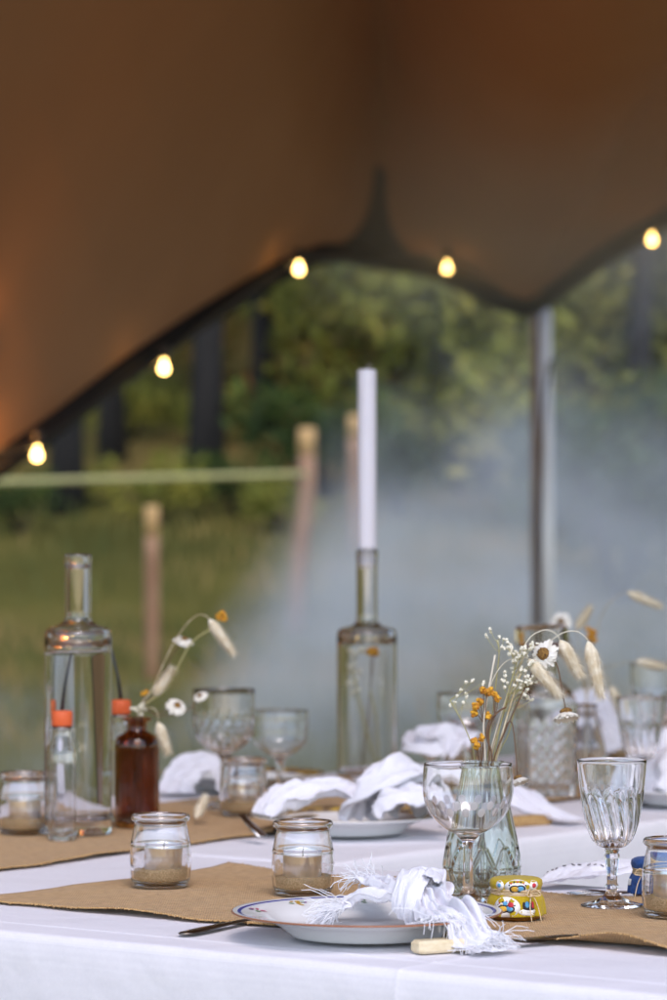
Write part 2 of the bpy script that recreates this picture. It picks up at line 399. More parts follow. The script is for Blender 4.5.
# far wood: one mass over the hillside
fw = MB(); rn = random.Random(9)
for i in range(9000):
    y = rn.uniform(50, 70); x = rn.uniform(-14, 14); z = gz(x, y)+rn.uniform(.1, 5.5)*(.7+.5*noise.noise(Vector((x*.3, y*.3, 5))))
    a = Vector((rn.gauss(0, 1), rn.gauss(0, 1), rn.gauss(0, 1))).normalized(); b = a.orthogonal().normalized(); s = rn.uniform(.2, .42); c = a.cross(b); p = Vector((x, y, z))
    fw.add([p-b*s, p-c*s*.6, p+b*s, p+c*s*.6], [[0, 1, 2, 3]])
tag(fw.build('far_wood', M['leaf_dark'], smooth=False), 'dark far-off wood covering the hillside behind the clearing', 'wood', kind='stuff')

# ---- posts and cord
def post(px, ytop, d, wpx, label, lean=0):
    x = (px-CX)/F*d; z0 = gz(x, d); zt = CZ-(ytop-HY)/F*d; r = wpx/F*d/2
    root = thing('wooden_post', label, 'post', (x, d, z0), 'timber posts in the clearing')
    b = MB(); h = zt-z0
    tube(b, [Vector((-lean*1., 0, -.25)), Vector((-lean*.5, .01, h*.35)), Vector((0, 0, h*.7)), Vector((0, 0, h-.16))], [r*1.05, r, r*.98, r*.97], 10)
    b.build('shaft', M['post'], root)
    b = MB(); tube(b, [Vector((0, 0, h-.16)), Vector((0, 0, h-.015)), Vector((0, 0, h))], [r*1.0, r*1.02, r*.86], 10)
    b.build('sawn_top', M['post_top'], root); return root, zt
post(152, 506, 17.5, 15, 'short pale-topped wooden post nearest the tall clear bottle')
_, zt2 = post(307, 428, 20, 18, 'tall reddish wooden post left of the white candle', .09)
post(354, 415, 23, 13, 'thin wooden post partly hidden behind the white candle')
pc = W(305, 474, 19.9); b = MB()
tube(b, catmull([W(-260, 487, 14), W(0, 482, 16.2), W(150, 478, 18), pc], 30), .018, 6)
tag(b.build('guy_cord', M['cord']), 'yellow green cord stretched level to the tall wooden post', 'cord')

# ---- smoke
sb = MB(); box(sb, (.6, 15.6, 1.9), (9.6, 13.6, 4.4))
smoke = sb.build('smoke', [], smooth=False); tag(smoke, 'pale blue grey smoke drifting across the clearing', 'smoke', kind='stuff')
vm = bpy.data.materials.new('drifting_smoke'); vm.use_nodes = True; N = vm.node_tree.nodes; L = vm.node_tree.links
N.remove(N['Principled BSDF']); pv = N.new('ShaderNodeVolumePrincipled'); L.new(pv.outputs[0], N['Material Output'].inputs['Volume'])
pv.inputs['Color'].default_value = (.915, .925, .945, 1); pv.inputs['Anisotropy'].default_value = .1
tc = N.new('ShaderNodeTexCoord'); sx = N.new('ShaderNodeSeparateXYZ'); L.new(tc.outputs['Object'], sx.inputs[0])
def math_(op, a, b=None, c=None, clamp=False):
    n = N.new('ShaderNodeMath'); n.operation = op; n.use_clamp = clamp
    for i, q in enumerate((a, b, c)):
        if q is None: continue
        if isinstance(q, (int, float)): n.inputs[i].default_value = q
        else: L.new(q, n.inputs[i])
    return n.outputs[0]
def maprange(v, a, b, c, d):
    n = N.new('ShaderNodeMapRange'); n.interpolation_type = 'SMOOTHSTEP'; L.new(v, n.inputs[0])
    for i, q in enumerate((a, b, c, d)): n.inputs[i+1].default_value = q
    return n.outputs[0]
nz = N.new('ShaderNodeTexNoise'); nz.inputs['Scale'].default_value = .8; nz.inputs['Detail'].default_value = 4; nz.inputs['Distortion'].default_value = 1.1
L.new(tc.outputs['Object'], nz.inputs['Vector'])
height = math_('MULTIPLY', maprange(sx.outputs[0], -.9, .5, .30, 1.66), maprange(sx.outputs[0], .8, 2.6, 1.0, .74))         # top of the smoke bank by x
n2_ = N.new('ShaderNodeTexNoise'); n2_.inputs['Scale'].default_value = 1.1; n2_.inputs['Detail'].default_value = 3; L.new(tc.outputs['Object'], n2_.inputs['Vector'])
rel = math_('DIVIDE', sx.outputs[2], math_('MULTIPLY', height, maprange(n2_.outputs['Fac'], .3, .7, .62, 1.4)))
fall = maprange(rel, .40, 1.25, 1.0, 0.0)
nn = maprange(nz.outputs['Fac'], .42, .60, .03, 1.0)
ends = math_('MULTIPLY', maprange(sx.outputs[1], 12.2, 14.2, 0, 1), maprange(sx.outputs[1], 20, 22.2, 1, 0))
sides = math_('MULTIPLY', maprange(sx.outputs[0], -4.1, -2.5, 0, 1), maprange(sx.outputs[0], 3.6, 5.3, 1, 0))
DENS = math_('MULTIPLY', math_('MULTIPLY', math_('MULTIPLY', fall, nn), math_('MULTIPLY', ends, sides)), .36)
# a thin veil of it gathers under the right half of the canopy
veil = math_('MULTIPLY', maprange(sx.outputs[0], -.25, .6, 0, 1), maprange(sx.outputs[2], 1.72, 2.15, 0, 1))
veil = math_('MULTIPLY', veil, math_('MULTIPLY', maprange(sx.outputs[1], 9.2, 10, 0, 1), maprange(sx.outputs[1], 11.4, 12.6, 1, 0)))
DENS = math_('ADD', DENS, math_('MULTIPLY', math_('MULTIPLY', veil, maprange(nz.outputs['Fac'], .3, .7, .4, 1)), .5))
L.new(DENS, pv.inputs['Density'])
smoke.data.materials.append(vm)

# ---- stretch tent
EDGE = [(-600, 900, 7.2), (-420, 760, 7.5), (-200, 592, 8.), (-80, 507, 8.35), (0, 455, 8.6), (60, 412, 8.9), (130, 358, 9.3), (200, 311, 9.8), (270, 269, 10.4), (320, 247, 10.9), (350, 247, 11.3),
        (375, 253, 11.6), (400, 257, 11.7), (430, 262, 11.8), (460, 275, 11.9), (500, 295, 12), (527, 303, 12), (545, 293, 12), (600, 252, 11.6), (667, 212, 11.2), (800, 145, 10.5), (950, 95, 10), (1150, 60, 9.6)]
def edge(u):
    px = lerp(-600, 1150, u)
    return px, W(px, interp([(a, b) for a, b, c in EDGE], px), interp([(a, c) for a, b, c in EDGE], px))
def tent_pt(u, v):
    px, E = edge(u)
    y = lerp(E.y, 2.35, v); H = 3.4
    f = 1-(1-v)**1.7
    z = E.z+(H-E.z)*f
    x = E.x*(1+1.3*v)
    c = px-375
    z += .8*math.exp(-math.sqrt(c*c+64)/33)*sm(0, .09, v)*(1-.45*sm(.3, .9, v))     # the gathered fold
    z -= .22*math.sin(math.pi*min(1, max(0, (px-375)/170)))*math.sin(math.pi*min(1, v*1.6)) if px > 375 else 0
    z += .02*noise.noise(Vector((x*.9, y*.9, 3)))*sm(0, .1, v)
    z -= (2.1*(1-sm(0, .13, u))+1.9*sm(.87, 1, u))*sm(.3, .8, v)      # unseen sides pulled down, added to narrow the light from behind the camera
    return Vector((x, y, z))
tent = thing('stretch_tent', 'brown stretch tent canopy with a dark gathered fold over the tables', 'tent', (0, 0, 0))
tb = MB(); grid(tb, tent_pt, 420, 90); tb.build('canopy', M['tent'], tent)
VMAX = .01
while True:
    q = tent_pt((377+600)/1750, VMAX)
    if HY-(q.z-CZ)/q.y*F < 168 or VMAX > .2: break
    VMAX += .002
def patch_pt(s, t):                                     # dark patch laid just under the canopy at the foot of the fold
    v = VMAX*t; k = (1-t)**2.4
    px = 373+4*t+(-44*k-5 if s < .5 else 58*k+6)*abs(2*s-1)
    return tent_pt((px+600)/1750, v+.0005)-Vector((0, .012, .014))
tb = MB(); grid(tb, patch_pt, 60, 40); tb.build('dark_patch', M['dark_patch'], tent)
hb = MB(); tube(hb, [tent_pt(i/260, 0)-Vector((0, .01, .022)) for i in range(261)], .036, 8); hb.build('hem', M['tent_dark'], tent)
pp = W(541, 300, 12.0)
pole = thing('tent_pole', 'pale upright tent pole with a dark strap wound round it', 'pole', (pp.x, 12.05, 0))
b = MB(); tube(b, [Vector((.03, 0, -.02)), Vector((.028, 0, 1)), Vector((.018, 0, pp.z-.03))], [.024, .024, .022], 16); b.build('shaft', M['pole'], pole)
b = MB(); tube(b, [Vector((-.012, .02, -.02)), Vector((-.012, .02, 1)), Vector((-.016, .02, pp.z-.03))], [.019, .019, .019], 10); b.build('brace', M['pole_brown'], pole)
b = MB(); tube(b, catmull([Vector((.036, -.03, pp.z-.22)), Vector((.018, -.034, pp.z-.34)), Vector((.006, -.03, pp.z-.5)), Vector((-.004, -.016, pp.z-.8)), Vector((-.014, -.012, pp.z-1.1)), Vector((.004, -.016, pp.z-1.4)), Vector((.004, -.02, .2))], 30), .006, 6); b.build('strap', M['strap'], pole)

# ---- string lights
BULBS = [(37, 456, 8.5, 'lowest lit festoon bulb at the left end of the tent edge'), (164, 369, 9.2, 'second lit festoon bulb up the left tent edge'),
         (299, 270, 10.3, 'small lit festoon bulb left of the dark gathered fold'), (447, 269, 11.6, 'lit festoon bulb right of the dark gathered fold'),
         (652, 241, 11.1, 'lit festoon bulb at the far right tent edge')]
cable = [W(-60, 470, 8.2), W(0, 452, 8.4), W(37, 444, 8.5), W(100, 400, 8.8), W(164, 356, 9.2), W(230, 305, 9.8), W(299, 260, 10.3), W(370, 262, 11), W(447, 258, 11.6), W(530, 305, 11.85), W(590, 268, 11.4), W(652, 231, 11.1), W(760, 170, 10.6)]
b = MB(); tube(b, catmull(cable, 90), .006, 6); tag(b.build('festoon_cable', M['black']), 'black festoon cable looping along the tent edge', 'cable')
def bulb(px, py, d, label, bm_='bulb'):
    c = W(px, py, d); r = .0125
    root = thing('festoon_bulb', label, 'light bulb', c+Vector((0, 0, .062)), 'festoon bulbs along the tent edge')
    b = MB(); lathe(b, [(.0, -.014), (.014, -.012), (.015, .02), (.009, .028), (0, .03)], 12, (0, 0, -.022)); b.build('socket', M['black'], root)
    b = MB(); lathe(b, [(0, -.0745)]+[(r*math.sin(a), -.0615-.013*math.cos(a)) for a in [.2*k for k in range(1, 14)]]+[(.006, -.046), (.0055, -.036), (0, -.035)], 20); b.build('glass_bulb', M[bm_], root)
for q in BULBS: bulb(*q)
bulb(-16, 430, 8.32, 'lit festoon bulb close under the tent cloth at the left frame edge', 'bulb_near')
pl = bpy.data.lights.new('bulb_glow', 'POINT'); pl.energy = 3.5; pl.color = (1, .42, .10); pl.shadow_soft_size = .012
plo = bpy.data.objects.new('bulb_glow', pl); COL.objects.link(plo); plo.location = W(-16, 436, 8.30)

# ================================================================== TABLES
UA = R(-37.0)
u2, v2 = Vector((math.cos(UA), math.sin(UA), 0)), Vector((-math.sin(UA), math.cos(UA), 0))
FO = Vector((-.2865, 2.835, 0))                     # a point on the front table's front edge
def FT(a, b, z=TZ): p = FO+u2*a+v2*b; return Vector((p.x, p.y, z))
w2, n2 = v2, -u2
RO = FT(-.125, .625); RO.z = 0                      # corner where the two tables meet
def RT(c, e, z=TZ): p = RO+w2*c+n2*e; return Vector((p.x, p.y, z))
CT = TZ-.0035                                       # top of the cloth (the runners lie on it)
def table(name, label, corner, ax, ay, la, lb):
    root = thing(name, label, 'table', (corner.x, corner.y, 0), 'tables set for the meal')
    ang = math.atan2(ax.y, ax.x); root.rotation_euler = (0, 0, ang)
    b = MB(); box(b, (la/2, lb/2, CT-.02), (la-.012, lb-.012, .03), bev=.004); b.build('tabletop', M['table'], root)
    for sx_ in (.12, la-.12):
        for sy_ in (.08, lb-.08):
            b = MB(); tube(b, [Vector((sx_, sy_, 0)), Vector((sx_, sy_, CT-.04))], .015, 10); b.build('leg', M['steel'], root)
def cloth(name, label, corner, ang, la, lb, drop, seed, creases=(), nodrop=()):
    """a cloth laid over a rectangle la x lb, hanging on the sides not in nodrop, with hung folds"""
    r = .008
    def axis(L, lo, hi, extra):
        s = []
        if lo: s += [-drop+drop*i/22 for i in range(22)]
        s += [0, r*.25, r*.5, r*.75, r]+[lerp(r, L-r, i/70) for i in range(1, 70)]+[L-r, L-r*.75, L-r*.5, L-r*.25, L]
        if hi: s += [L+drop*i/22 for i in range(1, 23)]
        for e in extra: s += [e-.0035, e-.0018, e, e+.0018, e+.0035]
        return sorted(s)
    A = axis(la, 'a0' not in nodrop, 'a1' not in nodrop, [c[1] for c in creases if c[0] == 'a'])
    B = axis(lb, 'b0' not in nodrop, 'b1' not in nodrop, [c[1] for c in creases if c[0] == 'b'])
    vs = []
    for b_ in B:
        for a_ in A:
            oa = max(0, -a_, a_-la); ob = max(0, -b_, b_-lb); x = min(la, max(0, a_)); y = min(lb, max(0, b_)); z = CT
            for q, L_ in ((x, la), (y, lb)):
                e = min(q, L_-q)
                if e < r: z -= r-math.sqrt(max(0, r*r-(r-e)**2))
            h = math.hypot(oa, ob); z -= h*.995
            if h > 0:
                run = b_ if oa > ob else a_
                f = sm(0, .35, h)*(.012*math.sin(run*17+seed)+.009*math.sin(run*31+seed*2)+.008*noise.noise(Vector((run*6, h*2, seed))))
                f += .01*sm(0, .4, h)
                if oa > 0: x += math.copysign(abs(f)+.002, a_)
                if ob > 0: y += math.copysign(abs(f)+.002, b_)
            else:
                z += .0007*noise.noise(Vector((a_*9, b_*9, seed)))-.0007
            for k, c in creases:
                dd = (a_ if k == 'a' else b_)-c
                if abs(dd) < .003:
                    q = .0009*(1-abs(dd)/.003)
                    if ob > 0 and k == 'a': y -= q
                    elif h == 0: z += q
            vs.append(Vector((x, y, z)))
    na = len(A); m = MB(); m.add(vs, [[j*na+i, j*na+i+1, (j+1)*na+i+1, (j+1)*na+i] for j in range(len(B)-1) for i in range(na-1)])
    o = m.build(name, M['linen']); o.location = (corner.x, corner.y, 0); o.rotation_euler = (0, 0, ang)
    return tag(o, label, 'tablecloth', 'white cloths on the tables')
fc = FT(-1.1, 0)
table('dining_table', 'near table under a white cloth, set with the floral plate', fc, u2, v2, 2.4, .62)
cloth('tablecloth', 'white cloth over the near table, hanging down in front', fc, UA, 2.4, .62, .42, 1.3, creases=(('b', .052), ('a', 1.1+.42)))
rc = RT(.004, 0)
table('dining_table', 'rear table under a white cloth, set with the candle bottle', rc, w2, n2, 2.3, .80)
cloth('tablecloth', 'white cloth over the rear table running away to the right', rc, UA+R(90), 2.3, .80, .42, 4.1, nodrop=())

def runner(name, label, pos, a0, a1, f0, f1, lift, seed, n=(260, 90)):
    """burlap strip between edges f0(a) and f1(a); frayed, its edges cut unevenly and lifting in waves"""
    rn = random.Random(seed); m = MB()
    def fn(s, t):
        a = lerp(a0, a1, s); j = .006*noise.noise(Vector((a*17, seed, 0)))+.002*noise.noise(Vector((a*120, seed, 3)))
        ja = .006*noise.noise(Vector((t*9, seed, 7)))*(1-sm(0, .05, s))
        b = lerp(f0(a)+j, f1(a)-j, t); p = pos(a+ja, b)
        p.z = TZ-.0012+lift(a, t)+.0007*noise.noise(Vector((a*20, b*20, seed)))+.0022*max(0, noise.noise(Vector((a*9, b*7, seed+5))))*(1-sm(0, .2, t)*(1-sm(.8, 1, t))); return p
    grid(m, fn, *n)
    k = n[0]+1; base = list(m.v)
    for i in range(n[0]):                                 # loose threads along the cut edges
        for row, s_ in ((0, -1), (n[1], 1)):
            if rn.random() < .8:
                p = base[row*k+i]; q = base[row*k+i+1]; d = (q-p).normalized(); o_ = Vector((d.y, -d.x, 0))*(-s_)
                l = rn.uniform(.001, .0045)
                e = p-o_*l*(-1 if s_ < 0 else -1)*-1 if False else p+(base[row*k+i]-base[(1 if row == 0 else n[1]-1)*k+i]).normalized()*l+d*rn.uniform(-.003, .003)
                e.z -= rn.uniform(0, .0006)
                tube(m, [p, p.lerp(e, .5)+Vector((0, 0, .0004)), e], .00022, 4, cap=False)
    o = m.build(name, M['burlap'], thick=.0014)
    return tag(o, label, 'table runner', 'burlap runners on the tables')
ff = [(-.25, .146), (.1, .146), (.3, .178), (.435, .200), (.55, .190), (.8, .185), (1.3, .19)]
def lift_f(a, t):
    e = 1-sm(0, .11, t); z = 0
    z += .012*e*math.exp(-((a-.50)/.05)**2)+.004*e*math.exp(-((a-.02)/.05)**2)+.005*e*(1-sm(-.2, -.12, a))+.010*e*math.exp(-((a-.72)/.07)**2)
    z += .004*(1-sm(0, .09, 1-t))*(.5+.5*math.sin(a*21))
    return z
runner('burlap_runner', 'burlap runner down the near table, under the two front jars', FT, -.175, 1.3, lambda a: interp(ff, a), lambda a: interp([(-.2, .535), (0, .507), (1.3, .50)], a), lift_f, 3)
def lift_r(c, t):
    e = 1-sm(0, .12, t)
    return .016*e*math.exp(-((c-.29)/.055)**2)+.003*e*math.exp(-((c+.1)/.06)**2)+.003*e*math.exp(-((c-.75)/.08)**2)
runner('burlap_runner', 'burlap runner down the rear table, under the bottles', RT, -.40, 2.2, lambda c: interp([(-.4, .20), (-.25, .209), (.17, .245), (.6, .24), (.9, .236), (2.2, .23)], c), lambda c: .62, lift_r, 8, (320, 60))

# ================================================================== GLASS JARS WITH TEALIGHTS
J_OUT = [(0, 0), (.0225, 0), (.0258, .0018), (.0282, .0075), (.0291, .018), (.0292, .030), (.0287, .0405), (.0289, .0415), (.0284, .0428), (.0262, .0545), (.0247, .0605), (.0252, .0625), (.0274, .0638), (.0283, .0662), (.0276, .0686), (.0262, .0696)]
J_IN = [(.0247, .0688), (.0238, .0635), (.0236, .0605), (.0249, .0545), (.0266, .043), (.0271, .031), (.0270, .018), (.0258, .008), (.0235, .0055), (0, .0052)]
def make_jar(label):
    root = thing('glass_jar', label, 'jar', (0, 0, 0), 'glass jars with tealights')
    b = MB(); lathe(b, dense(J_OUT, .0016)+dense(J_IN, .0016), 72); b.build('jar_glass', M['jar_glass'], root)
    b = MB(); top = .0175
    prof = [(0, .0054), (.0232, .0057), (.0254, .0083), (.0264, .0165)]+[(.0264*q, top+(.0006 if q < .95 else 0)) for q in (.97, .85, .7, .55, .4, .25, .1)]+[(0, top)]
    k = len(prof)
    lathe(b, prof, 48)
    for p in b.v:
        if p.z > .0155: p.z += .0022*noise.noise(Vector((p.x*95, p.y*95, 1)))+.0007*noise.noise(Vector((p.x*420, p.y*420, 2)))+p.x*.05
    b.build('sand', M['sand'], root); return root
def make_light(label):
    root = thing('tealight', label, 'tealight', (0, 0, 0), 'tealights standing in the jars')
    b = MB(); lathe(b, [(0, 0), (.0172, 0), (.0180, .0008), (.0182, .012), (.0183, .0225), (.0186, .0230), (.0181, .0232), (.0178, .022), (.0176, .0035), (0, .003)], 48); b.build('cup', M['foil'], root)
    b = MB(); lathe(b, [(0, .0032), (.0174, .0036), (.0174, .0195), (.0168, .0200), (.005, .0194), (0, .0194)], 32); b.build('wax', M['wax'], root)
    b = MB(); tube(b, [Vector((0, 0, .019)), Vector((.0004, 0, .024)), Vector((.0012, 0, .0275))], .0006, 6); b.build('wick', M['wick'], root)
    return root
JARS = [(160.5, 887, 'glass jar left of the floral plate, on the near runner', 'tealight in the jar left of the floral plate', (.06, .05)),
        (303, 895, 'glass jar just behind the floral plate', 'tilted tealight in the jar just behind the floral plate', (.10, -.07)),
        (675, 917, 'glass jar cut by the right frame edge, by the cut goblet', 'tealight in the jar at the right frame edge', (.03, .04)),
        (24, 834, 'glass jar left of the tall water bottle, at the left frame edge', 'tealight in the jar left of the tall water bottle', (-.05, .04)),
        (244, 816, 'glass jar behind the burlap fold, below the two rear left glasses', 'tealight in the jar below the two rear left glasses', (.05, .03)),
        (463, 768, 'blurred glass jar behind the white daisy and dried flower stems', 'tealight in the blurred jar behind the dried stems', (.03, .02)),
        (612, 762, 'blurred glass jar on the rear table behind the cut goblet', 'tealight in the blurred jar behind the cut goblet', (.02, .05))]
for i, (px, py, l1, l2, tl) in enumerate(JARS):
    p = T(px, py)
    if i == 0:
        jar0 = make_jar(l1); jar0.location = p; tea0 = make_light(l2); t_ = tea0
    else:
        dup(jar0, p, l1, i*1.3); t_ = dup(tea0, p, l2)
    t_.location = p+Vector((.002*math.cos(i*2), .002*math.sin(i*2), .0165)); t_.rotation_euler = (tl[0], tl[1], i*.8)

# ================================================================== STEMWARE
def stemware(name, label, loc, prof_o, prof_i, group, rf=None, seg=96, extra=None, rz=0, m=None):
    root = thing(name, label, 'glass', loc, group, rz)
    n_o = len(prof_o); mb = MB()
    lathe(mb, prof_o+prof_i, seg, rf=(lambda th, z, r, i: rf(th, z, r) if i < n_o else r) if rf else None)
    mats = [m or M['glass']]
    if extra: extra(mb); mats.append(M['etch'])
    mb.build('glass_body', mats, root); return root
def foot(rf_, h): return [(0, 0), (rf_*.96, 0), (rf_, .0012), (rf_*.97, .0022), (rf_*.6, .0045), (.0075, .0095), (.005, .016)]
# etched wine glass, height .128
def balloon(k=1.0, h=.128, rb=.0412, rr=.0402, bh=.066):
    z0 = h-bh
    o = foot(.031*k, h)+[(.0046, .03), (.0044, z0-.012), (.0056, z0-.004), (.011, z0+.002)]
    bowl = smoothprof([(.011, z0+.002), (.0225, z0+.0085), (.0335, z0+.0195), (rb-.0012, z0+.034), (rb, z0+.045), (rb-.0002, z0+.055), (rr, h)], 36)
    o += bowl[1:]
    i = [(r-.0011, z) for r, z in bowl[1:]][::-1]; i[:1] = [(rr+.0001, h+.0003), (rr-.0002, h+.0006), (rr-.0006, h+.0007), (rr-.0010, h+.0004)]
    i = [q for q in i if q[1] > z0+.0055]+[(.009, z0+.0058), (0, z0+.005)]
    return o, i, bowl
def dots(mb, bowl, rows, r=.0042):
    for zz, n, ph in rows:
        br = interp([(z, rr) for rr, z in bowl], zz); br1 = interp([(z, rr) for rr, z in bowl], zz+.001); sl = (br1-br)/.001
        for k in range(n):
            th = 2*math.pi*k/n+ph; vs = []
            for ring, off in ((0, .0003), (.6, .0003), (1, .00005)):
                for q in range(16):
                    a = q*math.pi/8; dx, dz = r*.82*ring*math.cos(a), r*ring*math.sin(a)
                    rr = br+sl*dz+off; t2 = th+dx/br
                    vs.append(Vector((rr*math.cos(t2), rr*math.sin(t2), zz+dz)))
            mb.add(vs, [[j*16+q, j*16+(q+1) % 16, (j+1)*16+(q+1) % 16, (j+1)*16+q] for j in range(2) for q in range(16)], 1)
def diamond(amp, k, slope, z0, z1, zc):
    def f(th, z, r):
        m = sm(z0, z0+.004, z)*(1-sm(z1-.004, z1, z))
        a = abs(math.sin(th*k+(z-zc)*slope)); b = abs(math.sin(th*k-(z-zc)*slope))
        c = abs(math.sin(th*k*1.0+math.pi/2))
        return r-amp*m*(max(0, 1-a*3.2)+max(0, 1-b*3.2)+.6*max(0, 1-c*4)+.5*max(0, 1-abs(z-zc)/.0016))
    return f
o_, i_, bw = balloon()
stemware('wine_glass', 'balloon wine glass etched with a band of dots, in front of the vase', T(468, 905), o_, i_, 'wine glasses on the tables', extra=lambda mb: dots(mb, bw, ((.093, 16, .1), (.0865, 16, .1+math.pi/16))))
o_, i_, bw = balloon(1, .112, .0368, .0355, .06)
stemware('wine_glass', 'small plain wine glass left of the candle bottle', T(280, 798), o_, i_, 'wine glasses on the tables')
o_, i_, bw = balloon(1, .128)
stemware('wine_glass', 'blurred wine glass behind the dried flower stems', T(468, 790), o_, i_, 'wine glasses on the tables')
# cut goblet
def goblet_prof(h=.132, rr=.0317, bh=.081):
    z0 = h-bh
    o = foot(.0285, h)[:-2]+[(.0085, .0085), (.006, .0125), (.0052, .017), (.0062, .0185), (.0046, .021), (.0046, .028), (.0062, z0-.010), (.0070, z0-.005), (.0058, z0-.002), (.0070, z0-.0005), (.0062, z0+.001)]
    bowl = dense(smoothprof([(.0062, z0+.001), (.0135*rr/.0317, z0+.004), (.0192*rr/.0317, z0+.0105), (.0238*rr/.0317, z0+.022), (.0270*rr/.0317, z0+.038), (.0297*rr/.0317, z0+.058), (rr, h)], 30), .0012)
    o += bowl[1:]; ii = [(r-.0016, z) for r, z in bowl[1:]][::-1]; ii[:1] = [(rr+.0001, h+.0003), (rr-.0003, h+.0007), (rr-.0009, h+.0008), (rr-.0014, h+.0004)]
    return o, [q for q in ii if q[1] > z0+.008]+[(.012, z0+.0085), (0, z0+.0075)], z0
def cut_goblet(label, loc, h=.132, rr=.0317, bh=.081, rz=0):
    o, ii, z0 = goblet_prof(h, rr, bh)
    def rf(th, z, r):
        if z > z0+.003:
            k = sm(z0+.003, z0+.010, z)*(1-sm(z0+.030+.012*abs(math.sin(th*5)), z0+.056, z))
            return r-.0024*k*(1-abs(math.sin(th*8+(z-z0)*55)))**1.2
        if .018 < z < z0-.001: return r*(1-.10*abs(math.sin(th*4)))
        if z < .013 and z > .0018: return r*(1-.05*abs(math.sin(th*4)))
        return r
    return stemware('cut_goblet', label, loc, o, ii, 'cut glass goblets on the tables', rf, 160, rz=rz)
cut_goblet('cut glass goblet with slanting flutes, front right on the near table', T(612, 906))
cut_goblet('blurred cut goblet on the rear table, above the front cut goblet', T(641, 803), rz=.2)
cut_goblet('tall blurred goblet farthest back at the right frame edge', T(656, 780), .160, .036, .09, .1)
o_, i_, bw = balloon(1.1, .146, .0388, .0380, .080)
o_ = dense(o_, .0016); zb = .066; dcut = diamond(.0013, 9, 150, zb+.008, zb+.052, zb+.03)
stemware('wine_goblet', 'broad rounded crystal wine goblet beside the amber bottle', T(224, 808), o_, i_, 'wine glasses on the tables', lambda th, z, r: dcut(th, z, r), 180)

# green cut vase
vo = dense([(0, 0), (.030, 0), (.0325, .0015)]+smoothprof([(.0325, .0015), (.0355, .010), (.0372, .022), (.0366, .030), (.0335, .050), (.0285, .073), (.0232, .097), (.0200, .113), (.0196, .119), (.0208, .1235)], 40), .0011)
vi = [(.0195, .1238)]+[(r-.0024, z) for r, z in vo if z > .012 and z < .122][::-1]+[(.030, .009), (0, .0085)]
dia = diamond(.0024, 5, 62, .003, .046, .0235)
def vrf(th, z, r):
    r = dia(th, z, r)
    if z > .046: r *= 1-.035*sm(.046, .06, z)*(1-sm(.105, .118, z))*abs(math.sin(th*7))
    return r
VP = T(482, 893)
vase = thing('bud_vase', 'green tinted cut glass vase of dried flowers behind the etched glass', 'vase', VP)
mb = MB(); n_o = len(vo); lathe(mb, vo+vi, 220, rf=lambda th, z, r, i: vrf(th, z, r) if i < n_o else r); mb.build('vase_glass', M['green_glass'], vase)

# ================================================================== BOTTLES
def bottle_prof(rb, rn, hs, h, wall=.003, base=.016):
    o = [(0, .002), (rb*.7, .001), (rb*.92, 0), (rb*.985, .0015), (rb, .006), (rb, hs-.012)]
    o += smoothprof([(rb, hs-.012), (rb*.985, hs-.004), (rb*.9, hs+.001), (rn*1.5, hs+.005), (rn*1.05, hs+.011), (rn, hs+.02)], 18)[1:]
    o += [(rn, h-.0135), (rn*1.045, h-.0125), (rn*1.05, h-.002), (rn*1.02, h)]
    i = [(rn*.86, h-.0003), (rn*.84, h-.003), (rn*.84, hs+.018), (rn*.9, hs+.008)]
    i += [(rb*.84, hs-.003), (rb-wall-.002, hs-.010), (rb-wall, hs-.018), (rb-wall, base+.006), (rb-wall-.003, base+.001), (rb*.6, base), (0, base+.003)]
    return o, i
BL = T(78, 834); bot = thing('tall_bottle', 'tall clear bottle of water with an open neck, at left', 'bottle', BL, 'tall clear bottles on the rear table')
o_, i_ = bottle_prof(.038, .0148, .230, .315)
mb = MB(); lathe(mb, dense(o_, .0035)+dense(i_, .0035), 96); mb.build('bottle_glass', M['glass'], bot)
mb = MB(); ri = .0352; lathe(mb, dense([(0, .0185), (.0225, .0156), (.0322, .0166), (ri, .0215), (ri, .2045), (ri-.0012, .2068), (ri-.003, .2062), (0, .2060)], .0035), 96); mb.build('water', M['water'], bot)
BC = T(367, 787); bot = thing('tall_bottle', 'tall clear bottle holding the white candle, dried stems inside', 'bottle', BC, 'tall clear bottles on the rear table')
o_, i_ = bottle_prof(.0400, .0140, .210, .316)
mb = MB(); lathe(mb, dense(o_, .0035)+dense(i_, .0035), 96); mb.build('bottle_glass', M['glass'], bot)
can = thing('taper_candle', 'long unlit white candle standing in the bottle neck', 'candle', BC+Vector((0, 0, .292)))
mb = MB(); lathe(mb, [(0, 0), (.0085, 0), (.0100, .004), (.0104, .0245), (.0122, .0250), (.0124, .030), (.0124, .262), (.0116, .2648), (.006, .2655), (0, .2650)], 40); mb.build('wax', M['wax'], can)
mb = MB(); tube(mb, [Vector((0, 0, .264)), Vector((.0005, 0, .269)), Vector((.0035, 0, .2715)), Vector((.006, 0, .271))], .0012, 6); mb.build('wick', M['wick'], can)
# amber bottle
AB = T(137, 827); bot = thing('amber_bottle', 'small brown glass bottle with fluted sides and dried flowers', 'bottle', AB)
o_ = dense([(0, .001), (.022, 0), (.0248, .0015), (.0257, .006), (.0257, .092), (.0252, .099), (.0225, .1045), (.0150, .1085), (.0118, .1110), (.0114, .1205), (.0125, .1215), (.0165, .1228), (.0172, .1245), (.0165, .1262)], .004)
i_ = [(.0085, .1262), (.0085, .110), (.0195, .102), (.0228, .095), (.0230, .010), (.019, .006), (0, .006)]; n_o2 = len(o_)
i_ = dense(i_, .004); mb = MB(); lathe(mb, o_+i_, 112, rf=lambda th, z, r, i: r-(.0007*abs(math.sin(th*14))*sm(.004, .012, z)*(1-sm(.088, .098, z)) if i < n_o2 else 0)); mb.build('bottle_glass', M['amber_glass'], bot)
